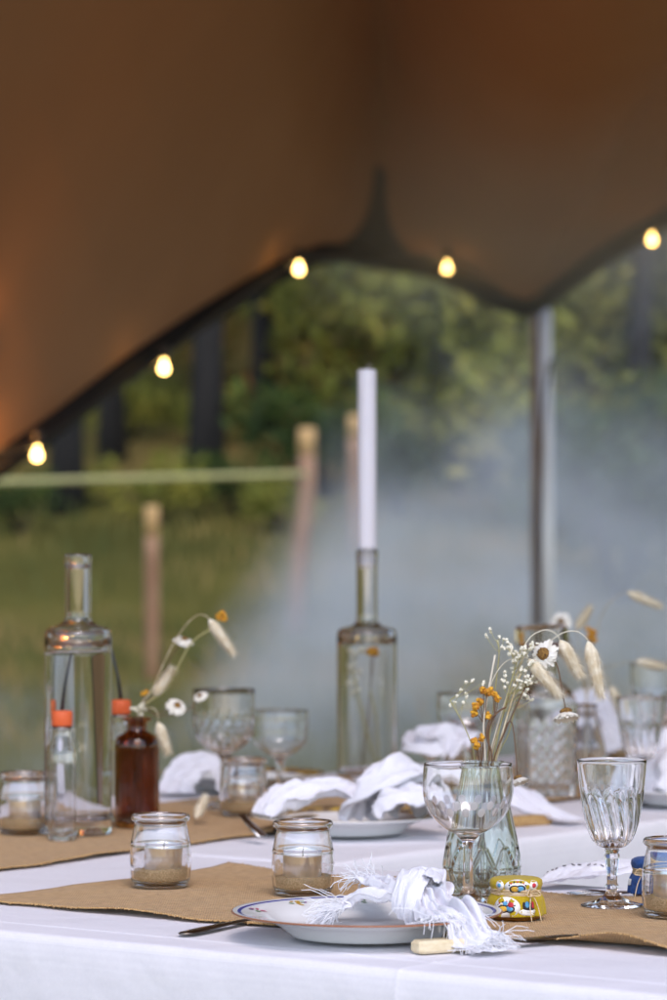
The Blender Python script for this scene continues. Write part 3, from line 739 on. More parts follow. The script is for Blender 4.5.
# bubble bottles with orange caps
def small_bottle(label, loc, lean):
    root = thing('capped_bottle', label, 'bottle', loc, 'little bottles with orange caps'); root.scale = (1, 1, 1.06)
    o = [(0, 0), (.0145, 0), (.0158, .002), (.0158, .082)]+smoothprof([(.0158, .082), (.0152, .092), (.0120, .103), (.0105, .109), (.0105, .119)], 14)[1:]
    i = [(.0085, .119), (.0085, .109), (.0132, .092), (.0140, .082), (.0140, .005), (0, .004)]
    o = dense(o, .004); n_ = len(o); i = dense(i, .004); mb = MB(); lathe(mb, o+i, 64, rf=lambda th, z, r, i: r*(1-.03*abs(math.sin(th*4))*(1-sm(.078, .09, z))) if i < n_ else r); mb.build('bottle_glass', M['glass'], root)
    mb = MB(); lathe(mb, [(0, .1195), (.0108, .1185), (.0117, .120), (.0117, .132), (.0110, .134), (.006, .1347), (0, .1345)], 96, rf=lambda th, z, r, i: r*(1-.035*abs(math.sin(th*16))) if r > .0112 else r); mb.build('cap', M['orange_cap'], root)
    mb = MB(); tube(mb, [Vector((0, 0, .1355)), Vector((lean*.3, 0, .16)), Vector((lean, 0, .194))], [.0022, .0018, .0012], 8); mb.build('wand', M['black'], root)
small_bottle('little bottle with orange cap in front of the tall water bottle', T(62, 840), .010)
small_bottle('little bottle with orange cap behind the amber bottle', T(121, 821), -.012)
# crystal decanter
DC = T(546, 796); root = thing('crystal_decanter', 'square cut crystal decanter with a flat stopper on the rear table', 'decanter', DC, rz=.15)
def sq(k):
    def f(th, z, r, i):
        c = max(abs(math.cos(th)), abs(math.sin(th))); b = lerp(1, 1/c*.86, k(z)); q = 0
        if .006 < z < .095 and i < 60: q = .0022*(max(0, 1-2.2*abs(math.sin(th*8+z*190)))+max(0, 1-2.2*abs(math.sin(th*8-z*190))))
        return r*b-q
    return f
o_ = dense([(0, 0), (.034, 0), (.0385, .003), (.0392, .05), (.039, .120), (.036, .135), (.020, .148), (.0150, .155), (.0145, .178), (.020, .184), (.020, .187)], .0035)
i_ = [(.012, .187), (.0115, .155), (.017, .145), (.032, .130), (.0345, .115), (.034, .015), (0, .013)]
i_ = dense(i_, .0035); mb = MB(); lathe(mb, o_+i_, 144, rf=sq(lambda z: 1-sm(.12, .15, z))); mb.build('decanter_glass', M['glass'], root)
mb = MB(); tube(mb, [Vector((0, 0, .170)), Vector((0, 0, .192))], [.0095, .0112], 20); box(mb, (-.006, 0, .2065), (.064, .040, .029), bev=.005, rot=Matrix.Rotation(R(-3), 3, 'Y'))
for k in range(5): box(mb, (-.028+k*.011, -.0205, .2065), (.008, .003, .018), bev=.001, rot=Matrix.Rotation(R(-3), 3, 'Y'))
mb.build('stopper', M['glass'], root, smooth=False)

# ================================================================== PLATES
def plate(label, loc, rim=.1142, mat_rim=None, decor=False, group='plates set on the tables', rz=0):
    root = thing('soup_plate', label, 'plate', loc, group, rz)
    k = rim/.1142
    po = [(0, .0022), (.058, .0022), (.0595, 0), (.064, 0), (.0655, .0022), (.074, .0085), (.081, .0125), (.096, .0165), (.1125, .0192), (.1142, .0200)]
    pi = [(.1138, .0208), (.1128, .0211), (.1088, .0206), (.1058, .0201), (.1040, .0198), (.086, .0163), (.0775, .0120), (.069, .0070), (.060, .0052), (0, .0050)]
    b = MB(); prof = [(r*k, z) for r, z in po+pi]
    def mf(i):
        if mat_rim == 'blue': return {9: 2, 10: 2, 12: 1, 8: 2}.get(i, 1 if i == 12 else 0)
        if mat_rim == 'pat': return 1 if i in (10, 11, 12, 13, 14) else 0
        return 0
    lathe(b, prof, 128, mf=mf)
    mats = [M['china'], M['blue'] if mat_rim != 'pat' else M['pat'], M['rust'], M['pink'], M['ochre'], M['leafg'], M['violet']]
    if decor:                                  # painted sprigs on the rim
        rn = random.Random(2)
        def surf(r, th):
            z = interp(sorted([(q[0], q[1]) for q in pi]), r)+.0004; return Vector((r*math.cos(th), r*math.sin(th), z))
        for a, cols in ((R(165), (3, 6)), (R(128), (4, 6)), (R(200), (3, 5)), (R(95), (3, 4)), (R(62), (6, 3)), (R(30), (3, 4)), (R(250), (3, 4)), (R(300), (4, 6)), (R(345), (3, 6))):
            for q in range(9):
                r0 = .095+rn.uniform(-.006, .006); t0 = a+rn.uniform(-.085, .085); s = rn.uniform(.0014, .0032); m_ = cols[0] if abs(t0-a) < .04 else (5 if rn.random() < .6 else cols[1])
                e = rn.uniform(.4, .9); ph = rn.uniform(0, 3)
                vs = []
                for w in range(8):
                    x, y = s*math.cos(w*.785), s*e*math.sin(w*.785); x, y = x*math.cos(ph)-y*math.sin(ph), x*math.sin(ph)+y*math.cos(ph)
                    vs.append(surf(r0+x, t0+y/r0))
                b.add(vs, [list(range(8))], m_)
    b.build('plate_body', mats, root); return root
PC = Vector((.0281, 2.772, TZ))
plate('floral soup plate with a blue rim band at the front of the near table', PC, mat_rim='blue', decor=True)
plate('pale plate under the big white napkin on the rear table', T(348, 832)+Vector((0, 0, 0)), .110, 'pat')
plate('patterned plate on the far side, behind the two rear left glasses', T(243, 788), .110, 'pat')
plate('blurred plate under the pink napkin at the right frame edge', T(690, 803), .110)

# ================================================================== NAPKINS
def sheet(mb, pts, wid, pleats, amp, n=60, mcols=56, seed=0, arch=.0, roll=None, up=Vector((0, 0, 1))):
    """cloth gathered along a path: a pleated, arched cross-section swept along it; returns end-row points"""
    P = catmull(pts, n); rows = []
    nv = len(pts)
    def val(tab, s): return interp([(i/(len(tab)-1), q) for i, q in enumerate(tab)], s) if isinstance(tab, (list, tuple)) else tab
    vs = []
    for i, p in enumerate(P):
        s = i/n; t = (P[min(i+1, n)]-P[max(0, i-1)]).normalized(); side = t.cross(up)
        side = side.normalized() if side.length > 1e-4 else Vector((1, 0, 0)); nr = side.cross(t).normalized()
        rl = val(roll, s) if roll else 0
        if rl: q = Matrix.Rotation(rl, 3, t); side = q @ side; nr = q @ nr
        w = val(wid, s); a = val(amp, s); ar = val(arch, s); row = []
        for j in range(mcols+1):
            x = -1+2*j/mcols
            f = math.sin(x*pleats*math.pi+seed+1.4*noise.noise(Vector((s*2.2, x*.7, seed))))
            h = a*(f*.5+.8*noise.noise(Vector((s*3.5, x*3, seed+9))))
            for fq, am in ((3, .4), (6, .26), (13, .12)):
                h += a*am*(.5-2*abs(noise.noise(Vector((s*fq*1.2+x*fq*.5, x*fq*.9-s*fq*.3, seed+fq)))))
            h += ar*(1-x*x)
            xx = x*(1+.10*noise.noise(Vector((s*4, x, seed+2))))
            row.append(p+side*w*xx+nr*h)
        vs += row; rows.append(row)
    c = mcols+1
    mb.add(vs, [[i*c+j, i*c+j+1, (i+1)*c+j+1, (i+1)*c+j] for i in range(n) for j in range(mcols)])
    return rows
def threads(mb, row, direc, ln, seed, dens=2, curl=.5, drop=.0, r=.00038, zmin=None, every=1):
    rn = random.Random(seed)
    for j in range(0, len(row), every):
        for q in range(dens):
            p = row[j]+Vector((rn.uniform(-1, 1), rn.uniform(-1, 1), rn.uniform(-1, 1)))*.001
            d = Vector(direc)+Vector((rn.gauss(0, curl), rn.gauss(0, curl), rn.gauss(0, curl*.7))); l = ln*rn.uniform(.5, 1.15)
            d.normalize(); pts = [p]; v = d.copy()
            for k in range(5):
                v = (v+Vector((rn.gauss(0, .26), rn.gauss(0, .26), rn.gauss(0, .2)-drop))).normalized(); nq = pts[-1]+v*l/5
                if zmin is not None and nq.z < zmin(nq): nq.z = zmin(nq)
                pts.append(nq)
            tube(mb, pts, [r, r, r, r*.95, r*.9, r*.7], 4, cap=False)
def floor_plate(p):
    d = math.hypot(p.x-PC.x, p.y-PC.y)
    if d > .1150: return TZ+.001
    return TZ+interp([(0, .0055), (.06, .0057), (.069, .0075), (.0775, .0125), (.086, .0168), (.104, .0203), (.115, .0215)], d)
NK = W(415, 900, 2.77)
nap = thing('napkin', 'white fringed napkin knotted on the floral plate', 'napkin', NK, 'white napkins on the tables')
mb = MB()
def lifted(P, off=.004): return [Vector((p.x, p.y, max(p.z, floor_plate(p)+off))) for p in P]
L1 = lifted([W(408, 898, 2.765), W(392, 900, 2.775), W(372, 899, 2.79), W(355, 902, 2.80), W(343, 907, 2.80)], .006)
r1 = sheet(mb, L1, [.010, .014, .020, .024, .026], 4, [.006, .007, .007, .006, .004], 50, 56, 1.2, arch=[.010, .010, .006, .003, .001])
L2 = [W(405, 893, 2.78), W(392, 889, 2.80), W(380, 884, 2.82), W(368, 879, 2.835)]
r2 = sheet(mb, L2, [.010, .012, .013, .014], 3, [.005, .006, .006, .004], 40, 40, 3.1, arch=[.008, .007, .004, .002])
L3 = lifted([W(420, 896, 2.765), W(434, 905, 2.75), W(446, 917, 2.725), W(458, 929, 2.70), W(472, 939, 2.683), W(487, 945, 2.672)], .005)
r3 = sheet(mb, L3, [.012, .016, .018, .019, .020, .022], 4, [.006, .008, .008, .007, .005, .003], 60, 60, 5.5, arch=[.011, .010, .008, .006, .003, .001], roll=[0, .1, .3, .45, .4, .25])
r5 = sheet(mb, lifted([W(424, 905, 2.745), W(432, 914, 2.725), W(440, 922, 2.705), W(444, 928, 2.69)], .005), [.010, .014, .016, .017], 3, [.005, .006, .005, .003], 40, 40, 8.8, arch=[.006, .004, .002, 0])
# the knot: a band wound twice round the gathered cloth
kc = W(419, 897, 2.762); ax = Vector((.88, -.35, -.22)).normalized(); e1 = ax.orthogonal().normalized(); e2 = ax.cross(e1)
for tw, rad, wd, sd_ in ((0, .0165, .0125, 2.), (.5, .0185, .0095, 7.)):
    pts = []
    for k in range(9):
        th = 2*math.pi*k/8*1.05+tw*2; pts.append(kc+(e1*math.cos(th)*1.05+e2*math.sin(th)*.95)*rad+ax*(.010*(k/8-.5)+tw*.012-.004))
    P = catmull(pts, 70); rows = []; mc = 36; vs = []
    for i, p in enumerate(P):
        rdir = (p-kc); rdir = (rdir-ax*rdir.dot(ax)).normalized(); s = i/70
        for j in range(mc+1):
            x = -1+2*j/mc; h = .0058*(1-x*x)+.0009*math.sin(x*7+sd_+s*5)+.0036*noise.noise(Vector((s*5, x*1.8, sd_)))+.0016*(.5-2*abs(noise.noise(Vector((s*9+x*2, x*2.5-s*3, sd_+3)))))
            vs.append(p+ax*x*wd+rdir*h)
    c = mc+1; mb.add(vs, [[i*c+j, i*c+j+1, (i+1)*c+j+1, (i+1)*c+j] for i in range(70) for j in range(mc)])
# a rumpled bulge behind the knot
r4 = sheet(mb, [W(428, 907, 2.78), W(433, 897, 2.775), W(431, 888, 2.78), W(420, 884, 2.785), W(408, 888, 2.785)], [.012, .016, .018, .016, .012], 3, [.005, .007, .007, .006, .005], 50, 44, 4.4, arch=[.006, .010, .012, .010, .006])
for p in mb.v:
    q = floor_plate(p)+.0012
    if p.z < q: p.z = q
mb.build('cloth', M['napkin'], nap, NK, thick=.0008)
zf = lambda p: floor_plate(p)+.0008
def fringe(*calls):
    fr = MB()
    for row, d_, ln, sd_, dn, cu, dr, ev in calls: threads(fr, row, d_, ln, sd_, dn, cu, dr, zmin=zf, every=ev)
    fr.build('fringe', M['fringe'], nap, NK)
fringe((r1[-1], (-1, -.05, -.05), .036, 1, 3, .34, .16, 2), (r1[-8], (-.8, -.3, .3), .014, 11, 1, .6, .15, 4))
fringe((r2[-1], (-.8, .2, .35), .026, 2, 3, .42, .14, 2))
fringe((r3[-1], (.5, -.55, -.2), .026, 3, 5, .34, .10, 2), ([q[0] for q in r3[22:]], (-.3, -.6, -.5), .034, 5, 3, .4, .14, 2), ([q[-1] for q in r3[22:]], (.5, -.3, -.4), .012, 15, 2, .5, .12, 3),
       (r5[-1], (-.15, -.6, -.6), .034, 6, 4, .4, .12, 2))

def simple_napkin(label, strips, org, fl=TZ+.002, plate_c=None, pr=.11):
    root = thing('napkin', label, 'napkin', org, 'white napkins on the tables'); mb = MB()
    for kw in strips: sheet(mb, **kw)
    for p in mb.v:
        z = fl
        if plate_c is not None:
            d = math.hypot(p.x-plate_c.x, p.y-plate_c.y)*.1142/pr
            if d < .117: z = TZ+interp([(0, .0065), (.06, .0067), (.069, .0085), (.0775, .0135), (.086, .0178), (.104, .0213), (.115, .0225)], d)
        if p.z < z+.0012: p.z = z+.0012+.0005*noise.noise(p*80)
    mb.build('cloth', M['napkin'], root, org, thick=.0005); return root
P2 = T(348, 832)
simple_napkin('big white napkin knotted on the plate before the candle bottle', [
    dict(pts=[W(385, 806, 3.72), W(350, 800, 3.72), W(315, 798, 3.71), W(285, 803, 3.70), W(262, 818, 3.69)], wid=[.022, .034, .040, .040, .030], pleats=4, amp=[.010, .014, .015, .013, .008], n=60, mcols=60, seed=2.2, arch=[.014, .014, .012, .010, .004]),
    dict(pts=[W(358, 822, 3.70), W(368, 799, 3.69), W(388, 781, 3.70), W(410, 782, 3.72), W(432, 802, 3.73), W(440, 820, 3.74)], wid=[.026, .034, .040, .040, .034, .026], pleats=3, amp=[.010, .014, .016, .014, .012, .008], n=60, mcols=60, seed=6.1, arch=[.006, .012, .018, .016, .012, .006]),
    dict(pts=[W(385, 818, 3.66), W(400, 800, 3.655), W(420, 803, 3.66), W(436, 818, 3.67)], wid=.028, pleats=3, amp=.012, n=40, mcols=44, seed=1.1, arch=.012)], P2, plate_c=P2, pr=.11)
P3 = T(520, 815)
simple_napkin('white napkin strip trailing to the rear table edge behind the vase', [
    dict(pts=[W(425, 775, 4.0), W(470, 782, 3.98), W(510, 796, 3.93), W(545, 812, 3.89), W(580, 823, 3.86)], wid=[.035, .035, .03, .026, .022], pleats=3, amp=[.012, .012, .009, .006, .003], n=60, mcols=48, seed=3.7, arch=[.012, .012, .008, .004, .002])], P3)
P8 = T(450, 775)
simple_napkin('blurred white napkin heap left of the vase stems', [
    dict(pts=[W(440, 760, 4.3), W(425, 748, 4.3), W(450, 742, 4.32), W(470, 755, 4.3)], wid=.035, pleats=3, amp=.016, n=40, mcols=44, seed=8.7, arch=.02)], P8)
P4 = T(200, 800); P4c = T(243, 788)
simple_napkin('white napkin draped on the far plate beside the amber bottle', [
    dict(pts=[W(172, 806, 4.28), W(180, 785, 4.29), W(196, 768, 4.30), W(214, 772, 4.30), W(224, 788, 4.3)], wid=[.03, .035, .036, .034, .03], pleats=3, amp=.014, n=50, mcols=50, seed=7.7, arch=.010)], P4, plate_c=P4c, pr=.11)
P5 = T(650, 790)
simple_napkin('pinkish napkin on the plate at the right frame edge', [
    dict(pts=[W(640, 795, 4.2), W(650, 765, 4.22), W(672, 748, 4.24), W(700, 765, 4.25), W(715, 795, 4.2)], wid=.045, pleats=3, amp=.018, n=50, mcols=50, seed=12.7, arch=.014)], P5)
P6 = T(590, 760)
simple_napkin('blurred napkin heap behind the decanter on the rear table', [
    dict(pts=[W(560, 752, 4.75), W(575, 722, 4.76), W(590, 708, 4.77), W(608, 722, 4.76), W(620, 752, 4.75)], wid=.045, pleats=3, amp=.02, n=50, mcols=50, seed=15.7, arch=.014)], P6)
# folded napkin with a line of drawn-thread stitches, right
P7 = T(600, 884)
n7 = simple_napkin('folded white napkin with a line of dark stitches behind the cut goblet', [
    dict(pts=[W(541, 884, 3.16), W(560, 879, 3.17), W(590, 874, 3.19), W(620, 872, 3.2), W(660, 872, 3.22)], wid=[.010, .022, .034, .036, .036], pleats=1.4, amp=[.003, .005, .006, .006, .005], n=50, mcols=40, seed=2.9, arch=[.002, .005, .008, .008, .006])], P7)
cl7 = [c for c in n7.children][0]
bm_v = [v.co+P7 for v in cl7.data.vertices]
mb = MB()
for k in range(12):
    i = 6+int(k*2.6); j = int(lerp(9, 27, k/11)); p = bm_v[i*41+j]; q = bm_v[(i+1)*41+j+1]
    tube(mb, [p+Vector((0, -.0004, .0012)), q+Vector((0, -.0004, .0012))], .0006, 5)
mb.build('stitching', M['strap'], n7, P7)

# ================================================================== CUTLERY
def cutlery(name, label, cat, parts, org, group='cutlery on the tables'):
    root = thing(name, label, cat, org, group)
    for nm, mb, m, sm_ in parts: mb.build(nm, m, root, org, smooth=sm_)
def flat_blade(mb, pts, wid, th):
    P = [Vector(p) for p in pts]; n = len(P); vs = []
    for i, p in enumerate(P):
        t = (P[min(i+1, n-1)]-P[max(0, i-1)]).normalized(); s = Vector((t.y, -t.x, 0)).normalized(); w = wid[i]
        vs += [p-s*w, p-s*w*.6+Vector((0, 0, th)), p+s*w*.6+Vector((0, 0, th)), p+s*w, p+s*w*.6-Vector((0, 0, th*.5)), p-s*w*.6-Vector((0, 0, th*.5))]
    fs = [[i*6+k, (i+1)*6+k, (i+1)*6+(k+1) % 6, i*6+(k+1) % 6] for i in range(n-1) for k in range(6)]
    fs += [[0, 1, 2, 3, 4, 5], [(n-1)*6+k for k in range(6)][::-1]]
    mb.add(vs, fs)
k0 = T(415, 947, CT+.006); k1 = T(506, 941, CT+.006); k2 = T(578, 935, TZ+.003)
dk = (k1-k0); ang = math.atan2(dk.y, dk.x); mh = MB(); box(mh, (k0+k1)/2, (dk.length, .0175, .0105), rot=rotz(ang), bev=.0022)
mbl = MB(); P = [k1.lerp(k2, t)+Vector((0, 0, 0)) for t in (-.02, 0.06, .1, .5, .85, 1)]; flat_blade(mbl, P, [.0052, .0052, .0085, .0088, .0065, .001], .0008)
cutlery('table_knife', 'ivory handled knife under the fringed napkin, right of the floral plate', 'knife', [('handle', mh, M['ivory'], False), ('blade', mbl, M['dark_steel'], False)], (k0+k2)/2)
f0, f1 = T(183, 934, CT+.002), T(250, 920, CT+.003); fd = (f1-f0)
mbl = MB(); P = [f0+fd*t+Vector((0, 0, .0006*math.sin(t*3))) for t in (-.02, .05, .25, .6, 1.0, 1.5, 1.9)]
flat_blade(mbl, P, [.003, .0085, .0088, .0065, .005, .0038, .0035], .0012); mt = MB(); nd = fd.normalized(); sdv = Vector((nd.y, -nd.x, 0))
fe = P[-1]
flat_blade(mt, [fe, fe+nd*.012, fe+nd*.03], [.0035, .011, .0115], .001)
for k in range(4): tube(mt, [fe+nd*.028+sdv*(-.0095+.0063*k), fe+nd*.05+sdv*(-.0095+.0063*k)+Vector((0, 0, .002)), fe+nd*.068+sdv*(-.009+.006*k)], [.0014, .0012, .0008], 6)
# the fork lies left of the plate: shift away so the tines pass beside the foot of the plate
cutlery('table_fork', 'dark silver fork, its handle end left of the floral plate', 'fork', [('handle', mbl, M['dark_steel'], True), ('tines', mt, M['dark_steel'], True)], f0)
# rear cutlery
a0, a1 = T(504, 822, CT+.006), T(549, 819, CT+.006); d_ = a1-a0; mh = MB(); box(mh, (a0+a1)/2, (d_.length, .02, .012), rot=rotz(math.atan2(d_.y, d_.x)), bev=.003)
mbl = MB(); flat_blade(mbl, [a0-d_*.02, a0-d_*.7, a0-d_*1.4], [.007, .008, .002], .001)
cutlery('table_knife', 'wooden handled knife under the trailing napkin on the rear table', 'knife', [('handle', mh, M['wood_handle'], False), ('blade', mbl, M['steel'], False)], a0)
a0, a1 = W(241, 812, 3.66), W(263, 826, 3.62); a0.z = TZ+.026; a1.z = TZ+.005
mbl = MB(); flat_blade(mbl, [a0, a0.lerp(a1, .5), a1], [.004, .006, .007], .0012)
cutlery('table_fork', 'silver fork handle leaning out from under the big napkin', 'fork', [('handle', mbl, M['steel'], True)], a1)
a0, a1 = T(290, 785, TZ+.024), T(338, 786, TZ+.024); mh = MB(); d_ = a1-a0; box(mh, (a0+a1)/2, (d_.length, .014, .010), rot=rotz(math.atan2(d_.y, d_.x)), bev=.003)
mbl = MB(); flat_blade(mbl, [a0, a0-d_*.6, a0-d_*1.3], [.007, .008, .003], .001)
cutlery('table_knife', 'black handled knife across the far patterned plate', 'knife', [('handle', mh, M['black'], False), ('blade', mbl, M['steel'], False)], a0)
a0 = T(640, 889, TZ+.002); mt = MB(); d_ = Vector((-.9, -.35, 0)).normalized(); s_ = Vector((d_.y, -d_.x, 0)); a0 = T(612, 893, TZ+.002)
for k in range(4): tube(mt, [a0+s_*(-.009+.006*k), a0+d_*.02+s_*(-.009+.006*k)+Vector((0, 0, .0022)), a0+d_*.042+s_*(-.0088+.0058*k)+Vector((0, 0, .001))], [.0014, .0013, .0008], 6)
flat_blade(mt, [a0-d_*.026, a0-d_*.010, a0+d_*.002], [.003, .0108, .0112], .001)
mbl = MB(); flat_blade(mbl, [a0-d_*.025, a0-d_*.06, a0-d_*.11], [.003, .0035, .007], .0012)
cutlery('table_fork', 'silver fork behind the foot of the cut goblet', 'fork', [('tines', mt, M['steel'], True), ('handle', mbl, M['steel'], True)], a0)
# small dish left of the candle bottle
dd = T(325, 770); b = MB(); lathe(b, [(0, 0), (.02, 0), (.026, .004), (.034, .008), (.0345, .009), (.033, .0088), (.025, .005), (0, .002)], 40)
tag(b.build('metal_dish', M['dark_steel'], org=dd), 'small dark metal dish beside the candle bottle', 'dish')

# ================================================================== FAVOUR JARS
def favour(label, loc, cloth_m, rz, prints):
    root = thing('honey_jar', label, 'jar', loc, 'little honey jars with cloth caps', rz)
    b = MB(); lathe(b, [(0, 0), (.0195, 0), (.0215, .002), (.0218, .018), (.0190, .022), (.0186, .030), (0, .0305)], 40); b.build('jar_body', M['honey'], root)
    b = MB()
    prof = [(0, .0372), (.012, .0370), (.0195, .0362), (.0222, .0345), (.0228, .031), (.0213, .0262), (.0202, .0245), (.0212, .0228), (.0236, .018), (.0246, .011), (.0250, .0042)]
    def rf(th, z, r, i):
        if i <= 3: return r
        k = sm(.03, .005, z) if False else (.25 if z > .024 else lerp(1, .35, (z-.004)/.02))
        return r+.0011*k*math.sin(th*11+1)+.0008*k*math.sin(th*17+z*60)
    lathe(b, dense(prof, .0012), 132, rf=rf)
    def srf(th, z, off=.0003):                      # points on the cloth surface (front half)
        r = interp(sorted([(q[1], q[0]) for q in prof[2:]]), z); k = .25 if z > .024 else lerp(1, .35, (z-.004)/.02)
        r += .0011*k*math.sin(th*11+1)+.0008*k*math.sin(th*17+z*60)+off
        return Vector((r*math.cos(th), r*math.sin(th), z))
    pm = [cloth_m, M['print_white'], M['print_black'], M['print_red'], M['print_blue'], M['print_gold']]
    def ell(c, z, rx, rzz, m, off, ring=0, n=24):
        if ring:
            vs = []
            for k in range(n):
                a = 2*math.pi*k/n
                for q in (1, ring): vs.append(srf(c+rx*q*math.cos(a)/.0235, z+rzz*q*math.sin(a), off))
            b.add(vs, [[2*k, 2*((k+1) % n), 2*((k+1) % n)+1, 2*k+1] for k in range(n)], m)
        else:
            vs = [srf(c, z, off)]
            for q in (.5, 1):
                for k in range(n): a = 2*math.pi*k/n; vs.append(srf(c+rx*q*math.cos(a)/.0235, z+rzz*q*math.sin(a), off))
            b.add(vs, [[0, 1+k, 1+(k+1) % n] for k in range(n)]+[[1+k, 1+n+k, 1+n+(k+1) % n, 1+(k+1) % n] for k in range(n)], m)
    if prints:
        for c, z, rx, rzz, m, off, ring in prints: ell(c, z, rx, rzz, m, off, ring)
    b.build('cloth_cap', pm, root, thick=.0004)
    b = MB()
    for k in range(5): 
        zz = .0232+k*.0008; tube(b, [Vector(((.0215+.0003*math.sin(k*2))*math.cos(t), (.0215+.0003*math.sin(k*2))*math.sin(t), zz+.0007*math.sin(t+k))) for t in [i*2*math.pi/40 for i in range(41)]], .0006, 5, cap=False)
    rn = random.Random(5); kp = Vector((.0236*math.cos(R(-62)), .0236*math.sin(R(-62)), .0245))
    o = kp.normalized(); o.z = 0; tgv = Vector((-o.y, o.x, 0))
    for s_ in (-1, 1):
        for q in range(2):
            e = kp+o*(.008+.002*q)+tgv*(.006*s_); tube(b, catmull([kp, kp+o*.006+tgv*(.004*s_)+Vector((0, 0, .004)), e+tgv*(.004*s_)+Vector((0, 0, -.001)), kp+o*.006+Vector((0, 0, -.002)), kp], 16), .0005, 5)
        tube(b, catmull([kp, kp+o*.006+tgv*.003*s_+Vector((0, 0, -.004)), kp+o*.010+tgv*.006*s_+Vector((0, 0, -.012)), kp+o*.016+tgv*.007*s_+Vector((0, 0, -.0235))], 12), .0005, 5)
    b.build('raffia_bow', M['raffia'], root)
A_ = R(-90)
PR = []
for c0, zc, rx, rzz in ((R(-90), .0300, .0122, .0066), (R(-114), .0128, .0122, .0088)):
    PR.append((c0, zc, rx, rzz, 1, .0003, 0))
    PR += [(c0-.10, zc-.0016, .0050, .0034, 2, .0006, .72), (c0+.12, zc-.0014, .0048, .0034, 2, .0006, .72), (c0-.10, zc-.0016, .0034, .0023, 5, .0007, 0), (c0+.12, zc-.0014, .0032, .0022, 4, .0007, 0)]
    for k in range(7): a = R(20+k*23); PR.append((c0+.0088*math.cos(a)*.9/.0235, zc+.0048*math.sin(a), .0007, .0007, 3 if k % 2 else 2, .0006, 0))
PR += [(R(-50), .0312, .0052, .0044, 1, .0003, 0), (R(-132), .0312, .0046, .0042, 1, .0003, 0), (R(-50), .0312, .0022, .0020, 3, .0006, 0), (R(-132), .0312, .0020, .0018, 4, .0006, 0), (R(-68), .0085, .0080, .0030, 1, .0003, 0), (R(-138), .0085, .0026, .0024, 3, .0006, 0)]
PR += [(R(-104), .0150, .0026, .0022, 3, .0008, 0), (R(-116), .0160, .0018, .0018, 4, .0008, 0)]
PR += [(R(-66), .0118, .0052, .0016, 2, .0005, 0), (R(-76), .0142, .0014, .0032, 2, .0006, 0), (R(-70), .0150, .0016, .0028, 4, .0007, 0), (R(-58), .0148, .0016, .0030, 3, .0006, 0), (R(-64), .0155, .0012, .0030, 2, .0007, 0), (R(-62), .0092, .0058, .0012, 1, .0005, 0)]
favour('little jar with yellow printed cloth cap tied in raffia, by the floral plate', T(516, 919), M['yellow_cloth'], 0, PR)
favour('little jar with blue cloth cap half hidden by the right-hand jar', T(656, 897), M['blue_cloth'], R(-60), [(R(-120), .014, .004, .003, 1, .0004, 0)])

# ================================================================== DRIED FLOWERS
def stem_pts(P, base, n=28): return catmull([base]+P, n)
def fluff(mb, p0, p1, r, seed, hairs=1400):
    rn = random.Random(seed); ax = p1-p0; L_ = ax.length; t = ax.normalized(); a = t.orthogonal().normalized(); b = t.cross(a)
    def rad(s): return r*min(1, (s/.22+.02)**.6)*(1-.52*max(0, (s-.25)/.75)**1.5)*(1 if s < .9 else math.sqrt(max(.02, 1-((s-.9)/.1)**2)))
    n, sg = 18, 16; vs = []
    for i in range(n+1):
        s = i/n; q = rad(s)*.74
        for k in range(sg):
            th = 2*math.pi*k/sg; rr = q*(1+.12*noise.noise(Vector((s*9, th*2, seed))))
            vs.append(p0+ax*s+(a*math.cos(th)+b*math.sin(th))*rr)
    mb.add(vs, [[i*sg+k, i*sg+(k+1) % sg, (i+1)*sg+(k+1) % sg, (i+1)*sg+k] for i in range(n) for k in range(sg)]+[[n*sg+k for k in range(sg)], list(range(sg))[::-1]])
    for i in range(hairs):
        s = rn.random()**.9; th = rn.uniform(0, 6.283); o = a*math.cos(th)+b*math.sin(th); p = p0+ax*s+o*rad(s)*.66
        l = r*rn.uniform(.55, 1.5); e = p+(o*.6+t*.95+Vector((rn.gauss(0, .15), rn.gauss(0, .15), rn.gauss(0, .15)))).normalized()*l
        w = t.cross(o)*r*.02; mb.add([p-w, p+w, e], [[0, 1, 2]])
def bunny(label, spts, h0, h1, r, base, seed, sr=.0006, sm_='stem_pale', group='dried bunny tail grasses'):
    root = thing('bunny_tail', label, 'dried grass', base, group)
    mb = MB(); P = stem_pts(spts+[h0], base); tube(mb, P, [lerp(sr*1.25, sr*.7, i/(len(P)-1)) for i in range(len(P))], 6); mb.build('stem', M[sm_], root, base)
    mb = MB(); fluff(mb, h0, h1, r, seed); mb.build('seed_head', M['bunny'], root, base)
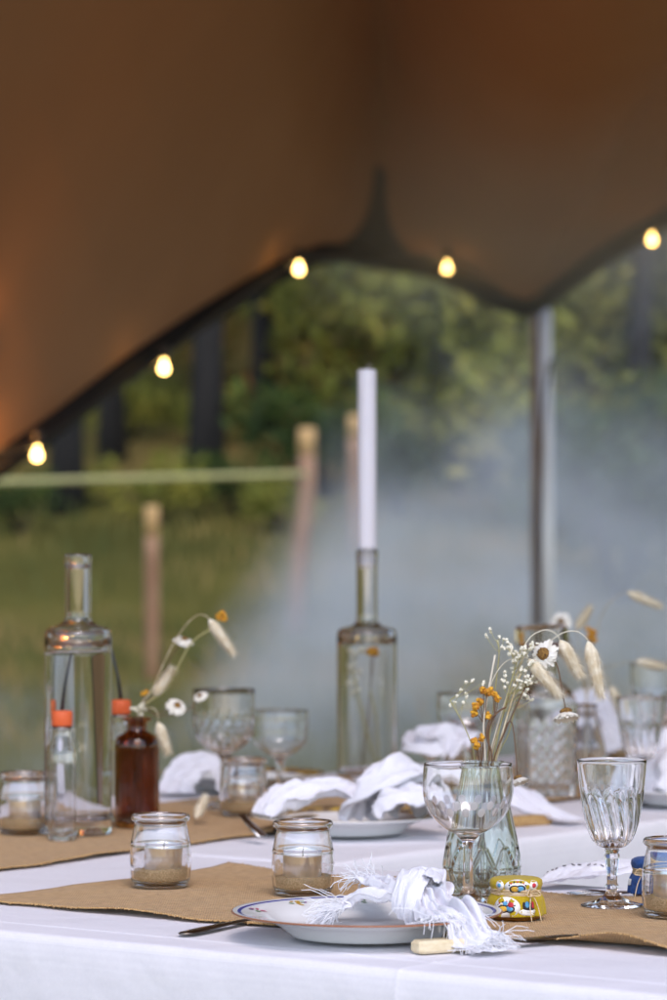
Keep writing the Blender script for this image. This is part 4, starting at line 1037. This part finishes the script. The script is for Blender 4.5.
def daisy(label, spts, c, nrm, r, base, seed, droop=.25, sm_='stem_dark', hang=False, np_=20, sr=.0006, disc=.36):
    root = thing('dried_daisy', label, 'dried flower', base, 'dried white daisies')
    nrm = Vector(nrm).normalized(); a = nrm.orthogonal().normalized(); b = nrm.cross(a); rn = random.Random(seed)
    mb = MB(); P = stem_pts(spts+[c-nrm*r*.12], base); tube(mb, P, sr, 6); mb.build('stem', M[sm_], root, base)
    mb = MB()
    for ring in range(2):
        for k in range(np_):
            th = 2*math.pi*(k+.5*ring)/np_+rn.uniform(-.08, .08); d = a*math.cos(th)+b*math.sin(th); sd_ = nrm.cross(d); l = r*rn.uniform(.85, 1.08)*(1-.1*ring); w = r*.155
            rows = []
            for s, ww in ((.25, .5), (.5, .95), (.78, 1), (.95, .6), (1.02, .15)):
                dr = droop*s*s+rn.uniform(-.03, .03); rows.append((c+d*l*s+nrm*(r*(.12*ring+.04)-dr*l), w*ww, -nrm*w*.25*ww))
            vs = []
            for p, ww, cu in rows: vs += [p-sd_*ww, p+cu, p+sd_*ww]
            mb.add(vs, [[i*3+j, i*3+j+1, (i+1)*3+j+1, (i+1)*3+j] for i in range(4) for j in range(2)])
    mb.build('petals', M['petal'], root, base)
    mb = MB(); ball(mb, c+nrm*r*.05, r*disc, 14, 8, axis=nrm, sc=(1, 1, .55))
    for k in range(60):
        q = math.sqrt(rn.random())*r*disc*.97; th = rn.uniform(0, 6.28); p = c+(a*math.cos(th)+b*math.sin(th))*q+nrm*(r*.16+.0002); ball(mb, p, r*.045, 5, 3)
    if hang: lathe_c = ball(mb, c-nrm*r*.06, r*.42, 14, 8, axis=nrm, sc=(1, 1, .5))
    mb.build('disc', M['disc'], root, base)
def cluster(label, spts, heads, base, seed, mcol='orange_fl', sm_='stem_dark', name='dried_strawflower', cat='dried flower', r=.0041):
    root = thing(name, label, cat, base, 'dried orange flowers'); rn = random.Random(seed)
    mb = MB(); P = stem_pts(spts, base); tube(mb, P, .0008, 6)
    for h in heads: tube(mb, catmull([P[-3], P[-1].lerp(h, .6)+Vector((0, 0, -.001)), h], 6), .0005, 5)
    mb.build('stem', M[sm_], root, base); mb = MB()
    for h in heads:
        for k in range(15):
            o = Vector((rn.gauss(0, 1), rn.gauss(0, 1), rn.gauss(0, 1))).normalized()*r*rn.uniform(.45, .85); ball(mb, h+o, r*rn.uniform(.3, .52), 7, 5)
    mb.build('blossoms', M[mcol], root, base)
def gyps(label, main, tips, base, seed, r=.0019, cl=3):
    root = thing('gypsophila_sprig', label, 'dried flower', base, 'sprigs of dried gypsophila'); rn = random.Random(seed)
    mb = MB(); P = stem_pts(main, base); tube(mb, P, .00055, 5); fb = MB()
    for t in tips:
        k = min(range(len(P)), key=lambda i: (P[i]-t).length+max(0, P[i].z-t.z+.012)*4); s = P[k]
        tube(mb, catmull([s, s.lerp(t, .5)+Vector((0, 0, -.002)), t], 6), .0003, 4)
        for q in range(cl):
            c = t+Vector((rn.gauss(0, .0028), rn.gauss(0, .0028), rn.gauss(0, .0026))) if q else t
            tube(mb, [t-Vector((0, 0, .002)), c], .0002, 4, cap=False)
            for w in range(7):
                o = Vector((rn.gauss(0, 1), rn.gauss(0, 1), rn.gauss(0, 1))).normalized()*r*.55; ball(fb, c+o, r*rn.uniform(.4, .62), 6, 4)
    mb.build('stem', M['stem_green'], root, base); fb.build('blossoms', M['gyps'], root, base)
VD = VP.y
def V(px, py, dd=0): return W(px, py, VD+dd)
def mouth(px, dd=0): return V(px, 762, dd)
def vb(k): a = k*2.4; return VP+Vector((.011*math.cos(a), .011*math.sin(a), .0115))
bunny('bunny tail lowest and leftmost of the three in the front vase', [V(476, 830, 0), mouth(481, .004), V(485, 715, .004), V(491, 684, .002), V(504, 663, 0), V(520, 657, -.004)], V(529, 659, -.006), V(559, 695, -.010), .0082, vb(0), 1)
bunny('bunny tail in the middle of the three in the front vase', [V(480, 830, 0), mouth(488, 0), V(508, 692, 0), V(526, 643, 0), V(544, 630, 0), V(556, 634, 0)], V(560, 640, 0), V(580, 675, 0), .0082, vb(1), 2)
bunny('bunny tail rightmost and longest of the three in the front vase', [V(486, 830, .004), mouth(496, .006), V(528, 668, .006), V(556, 637, .006), V(574, 631, .006), V(584, 636, .006)], V(588, 641, .006), V(601, 695, .004), .0088, vb(2), 3)
daisy('white daisy facing the camera at the top of the front bouquet', [V(484, 830, -.004), mouth(493, -.006), V(517, 705, -.008), V(536, 664, -.004)], V(544, 654, -.010), (-.5, -.78, .22), .0140, vb(3), 4, disc=.46)
daisy('white daisy hanging head down at the right of the front bouquet', [V(482, 830, .003), mouth(494, .003), V(519, 700, .002), V(538, 668, 0), V(551, 658, -.006), V(558, 668, -.008), V(562, 690, -.008)], V(566, 712, -.008), (.12, -.25, -.95), .0145, vb(4), 5, droop=-.45, hang=True)
daisy('small white daisy hanging beside the etched wine glass rim', [V(484, 830, -.003), mouth(494, -.003), V(505, 728, -.003), V(511, 722, -.004), V(514, 735, -.006)], V(518, 778, -.006), (.3, -.25, -.9), .0105, vb(5), 6, droop=-.45, hang=True)
cluster('stem of orange flowers at the left of the front bouquet', [V(478, 830, 0), mouth(482, -.004), V(485, 715, -.006)], [V(483, 690, -.006), V(487, 693, -.008), V(479, 702, -.006), V(476, 706, -.008), V(474, 714, -.006), V(488, 716, -.008)], vb(6), 7)
cluster('short stem with two yellow flowers low in the front bouquet', [V(479, 830, -.006), mouth(481, -.010)], [V(474, 741, -.012), V(481, 738, -.012), V(477, 746, -.013)], vb(7), 8, r=.0038)
cluster('brownish orange flower stem in the middle of the front bouquet', [V(483, 830, -.002), mouth(489, -.006), V(489, 730, -.006), V(497, 712, -.006)], [V(494, 694, -.006), V(498, 699, -.007), V(491, 690, -.006)], vb(8), 9, r=.0034)
rn = random.Random(31)
gyps('big gypsophila sprig in the middle of the front bouquet', [V(485, 830, 0), mouth(493, -.002), V(505, 705, -.004), V(515, 668, -.004), V(521, 648, -.004)],
     [V(rn.uniform(508, 533), rn.uniform(641, 700), rn.uniform(-.014, .008)) for i in range(36)]+[V(505, 675, 0), V(502, 680, 0), V(532, 682, -.004)], vb(9), 10, cl=3)
gyps('tall thin gypsophila sprig at the upper left of the bouquet', [V(482, 830, .003), mouth(487, .004), V(494, 700, .004), V(499, 655, .004), V(497, 640, .004)], [V(490, 629, .004), V(487, 637, .004), V(499, 637, .004), V(504, 639, .004)], vb(10), 11, cl=2)
gyps('spindly gypsophila sprig leaning to the left of the bouquet', [V(478, 830, .002), mouth(475, 0), V(466, 730, 0), V(450, 700, 0)], [V(466, 682, 0), V(472, 681, 0), V(461, 690, 0), V(455, 702, 0), V(463, 703, 0), V(467, 697, 0), V(484, 682, 0)], vb(11), 12, cl=2)
# bare stalks among the flowers
for k, (pts, sr, mm, lb) in enumerate([
    ([V(482, 830), mouth(490, .002), V(508, 700, .002), V(524, 655, .002)], .0009, 'stem', 'straight straw coloured stalk in the front bouquet'),
    ([V(484, 830), mouth(495, -.004), V(512, 700, -.006), V(521, 672, -.006)], .0010, 'stem', 'pale stalk on the right side of the front bouquet'),
    ([V(484, 830), mouth(492, -.006), V(487, 738, -.008), V(489, 722, -.008), V(498, 712, -.008), V(506, 707, -.008)], .0009, 'stem_dark', 'dark bent stalk in the middle of the front bouquet'),
    ([V(485, 830), mouth(496, .006), V(508, 735, .004), V(514, 712, .002)], .0006, 'stem_green', 'olive curved stalk at the right of the bouquet'),
    ([V(481, 830), mouth(485, -.004), V(484, 720, -.006), V(495, 655, -.004)], .0010, 'stem_pale', 'thick whitish stalk at the left of the bouquet')]):
    base = vb(12+k); mb = MB(); P = stem_pts(pts, base); tube(mb, P, sr, 6)
    tag(mb.build('dried_stalk', M[mm], org=base), lb, 'dried stem', 'bare dried stalks')
# flowers in the amber bottle
def Q(px, py, dd=0): return W(px, py, AB.y+dd)
def ab(k): a = k*2.4; return AB+Vector((.008*math.cos(a), .008*math.sin(a), .010))
mth = Q(138, 718)
bunny('arching bunny tail highest over the amber bottle', [mth, Q(152, 690), Q(170, 650), Q(186, 625), Q(198, 615), Q(206, 616)], Q(209, 619), Q(233, 653), .0078, ab(0), 21, sm_='stem')
bunny('short bunny tail upright over the amber bottle', [mth+Vector((.002, 0, 0)), Q(149, 702)], Q(154, 696), Q(172, 670), .0078, ab(1), 22, sm_='stem')
bunny('bunny tail hanging down right of the amber bottle', [mth+Vector((.003, -.004, 0)), Q(150, 708, -.02), Q(157, 712, -.025)], Q(158, 722, -.03), Q(168, 752, -.035), .0078, ab(2), 23, sm_='stem')
daisy('white dried flower above the amber bottle, under the orange one', [mth, Q(158, 690, .01), Q(172, 655, .01)], Q(184, 640, .01), (.2, -.4, .9), .0125, ab(3), 24, droop=.3)
daisy('white dried flower right of the amber bottle neck', [mth+Vector((.004, 0, 0)), Q(155, 714, .006), Q(168, 710, .004)], Q(177, 706, .004), (.3, -.7, .6), .0125, ab(4), 25, droop=.3)
daisy('small white flower touching the broad goblet bowl', [mth+Vector((.004, .002, 0)), Q(160, 716, .006), Q(185, 712, .004)], Q(200, 696, .004), (-.3, -.5, .6), .009, ab(8), 29, droop=.3)
cluster('orange dried flower at the top of the amber bottle bunch', [mth, Q(165, 690), Q(190, 645), Q(212, 628)], [Q(222, 614), Q(224, 618), Q(219, 617)], ab(5), 26, r=.0042, sm_='stem_green')
cluster('tiny orange flower low beside the upright bunny tail', [mth, Q(144, 705)], [Q(146, 692), Q(143, 694)], ab(6), 27, r=.003)
gyps('white gypsophila tuft on the rim of the amber bottle', [mth, Q(138, 713)], [Q(135, 708, -.01), Q(139, 707, -.01), Q(137, 711, -.012), Q(141, 710, -.01)], ab(7), 28, r=.002, cl=4)
gz_ = T(196, 816); 
bunny('loose bunny tail propped on the rear runner before the jar', [T(195, 816, TZ+.004)+Vector((0, 0, .002))], T(196, 818, TZ+.008), W(205, 798, 3.86), .0068, T(194, 815, TZ+.002), 30, sm_='stem')
# stems inside the candle bottle
def CB(dx, z, dy=0): return BC+Vector((dx, dy, z))
cluster('orange flower stem standing inside the candle bottle', [CB(.001, .09), CB(.006, .15)], [CB(.008, .182), CB(.004, .181), CB(.011, .180)], CB(-.008, .022), 41, r=.006)
gyps('pale gypsophila sprig inside the candle bottle', [CB(-.012, .10), CB(-.018, .15), CB(-.016, .178)], [CB(random.Random(i).uniform(-.026, -.006), random.Random(i+50).uniform(.125, .185), random.Random(i+9).uniform(-.012, .012)) for i in range(14)], CB(.010, .022), 42, r=.0027)
mb = MB(); tube(mb, catmull([CB(.016, .022), CB(-.002, .08), CB(-.016, .145)], 14), .0014, 6); tube(mb, catmull([CB(.018, .024), CB(.012, .09), CB(.004, .13)], 14), .0013, 6)
tag(mb.build('dried_stalk', M['stem_green'], org=CB(.016, .022)), 'olive stalks crossing inside the candle bottle', 'dried stem', 'bare dried stalks')
# blurred bunch on the rear table at right
RV = T(586, 784); root = thing('bud_vase', 'small blurred clear vase of dried flowers behind the cut goblet', 'vase', RV)
mb = MB(); lathe(mb, smoothprof([(.0, 0), (.024, 0), (.028, .01), (.026, .05), (.016, .085), (.013, .10), (.016, .108)], 30)+[(.0145, .108), (.0115, .10), (.014, .085), (.0235, .05), (.025, .012), (0, .008)], 48); mb.build('vase_glass', M['glass'], root)
def RQ(px, py, dd=0): return W(px, py, RV.y+dd)
rm = RV+Vector((0, 0, .108)); rb_ = lambda k: RV+Vector((.010*math.cos(k*2.4), .010*math.sin(k*2.4), .0105))
bunny('highest arching bunny tail, blurred against the smoke at right', [rm, RQ(590, 660), RQ(602, 615), RQ(615, 598)], RQ(627, 592), RQ(660, 606), .0082, rb_(0), 51, sm_='stem')
bunny('pale blurred bunny tail right of the rear white daisy', [rm, RQ(582, 660)], RQ(576, 630), RQ(590, 608), .0080, rb_(1), 52, sm_='stem')
bunny('blurred bunny tail lying out to the right over the tall goblet', [rm, RQ(598, 672), RQ(620, 664)], RQ(636, 661), RQ(664, 667), .0082, rb_(2), 53, sm_='stem')
bunny('drooping blurred bunny tail right of the front goblet flowers', [rm, RQ(594, 685), RQ(604, 676), RQ(608, 680)], RQ(611, 686), RQ(620, 712), .0082, rb_(3), 54, sm_='stem')
daisy('blurred white daisy beside the decanter stopper', [rm, RQ(578, 660), RQ(567, 635)], RQ(561, 622), (-.2, -.9, .3), .0150, rb_(4), 55)
cluster('blurred orange flower at the right of the bouquet', [rm, RQ(590, 655)], [RQ(588, 629), RQ(594, 632), RQ(590, 637), RQ(594, 640)], rb_(5), 56, r=.005)
bunny('beige blurred bunny tail low behind the longest front one', [rm, RQ(584, 690)], RQ(580, 678), RQ(570, 655), .0075, rb_(6), 57, sm_='stem')
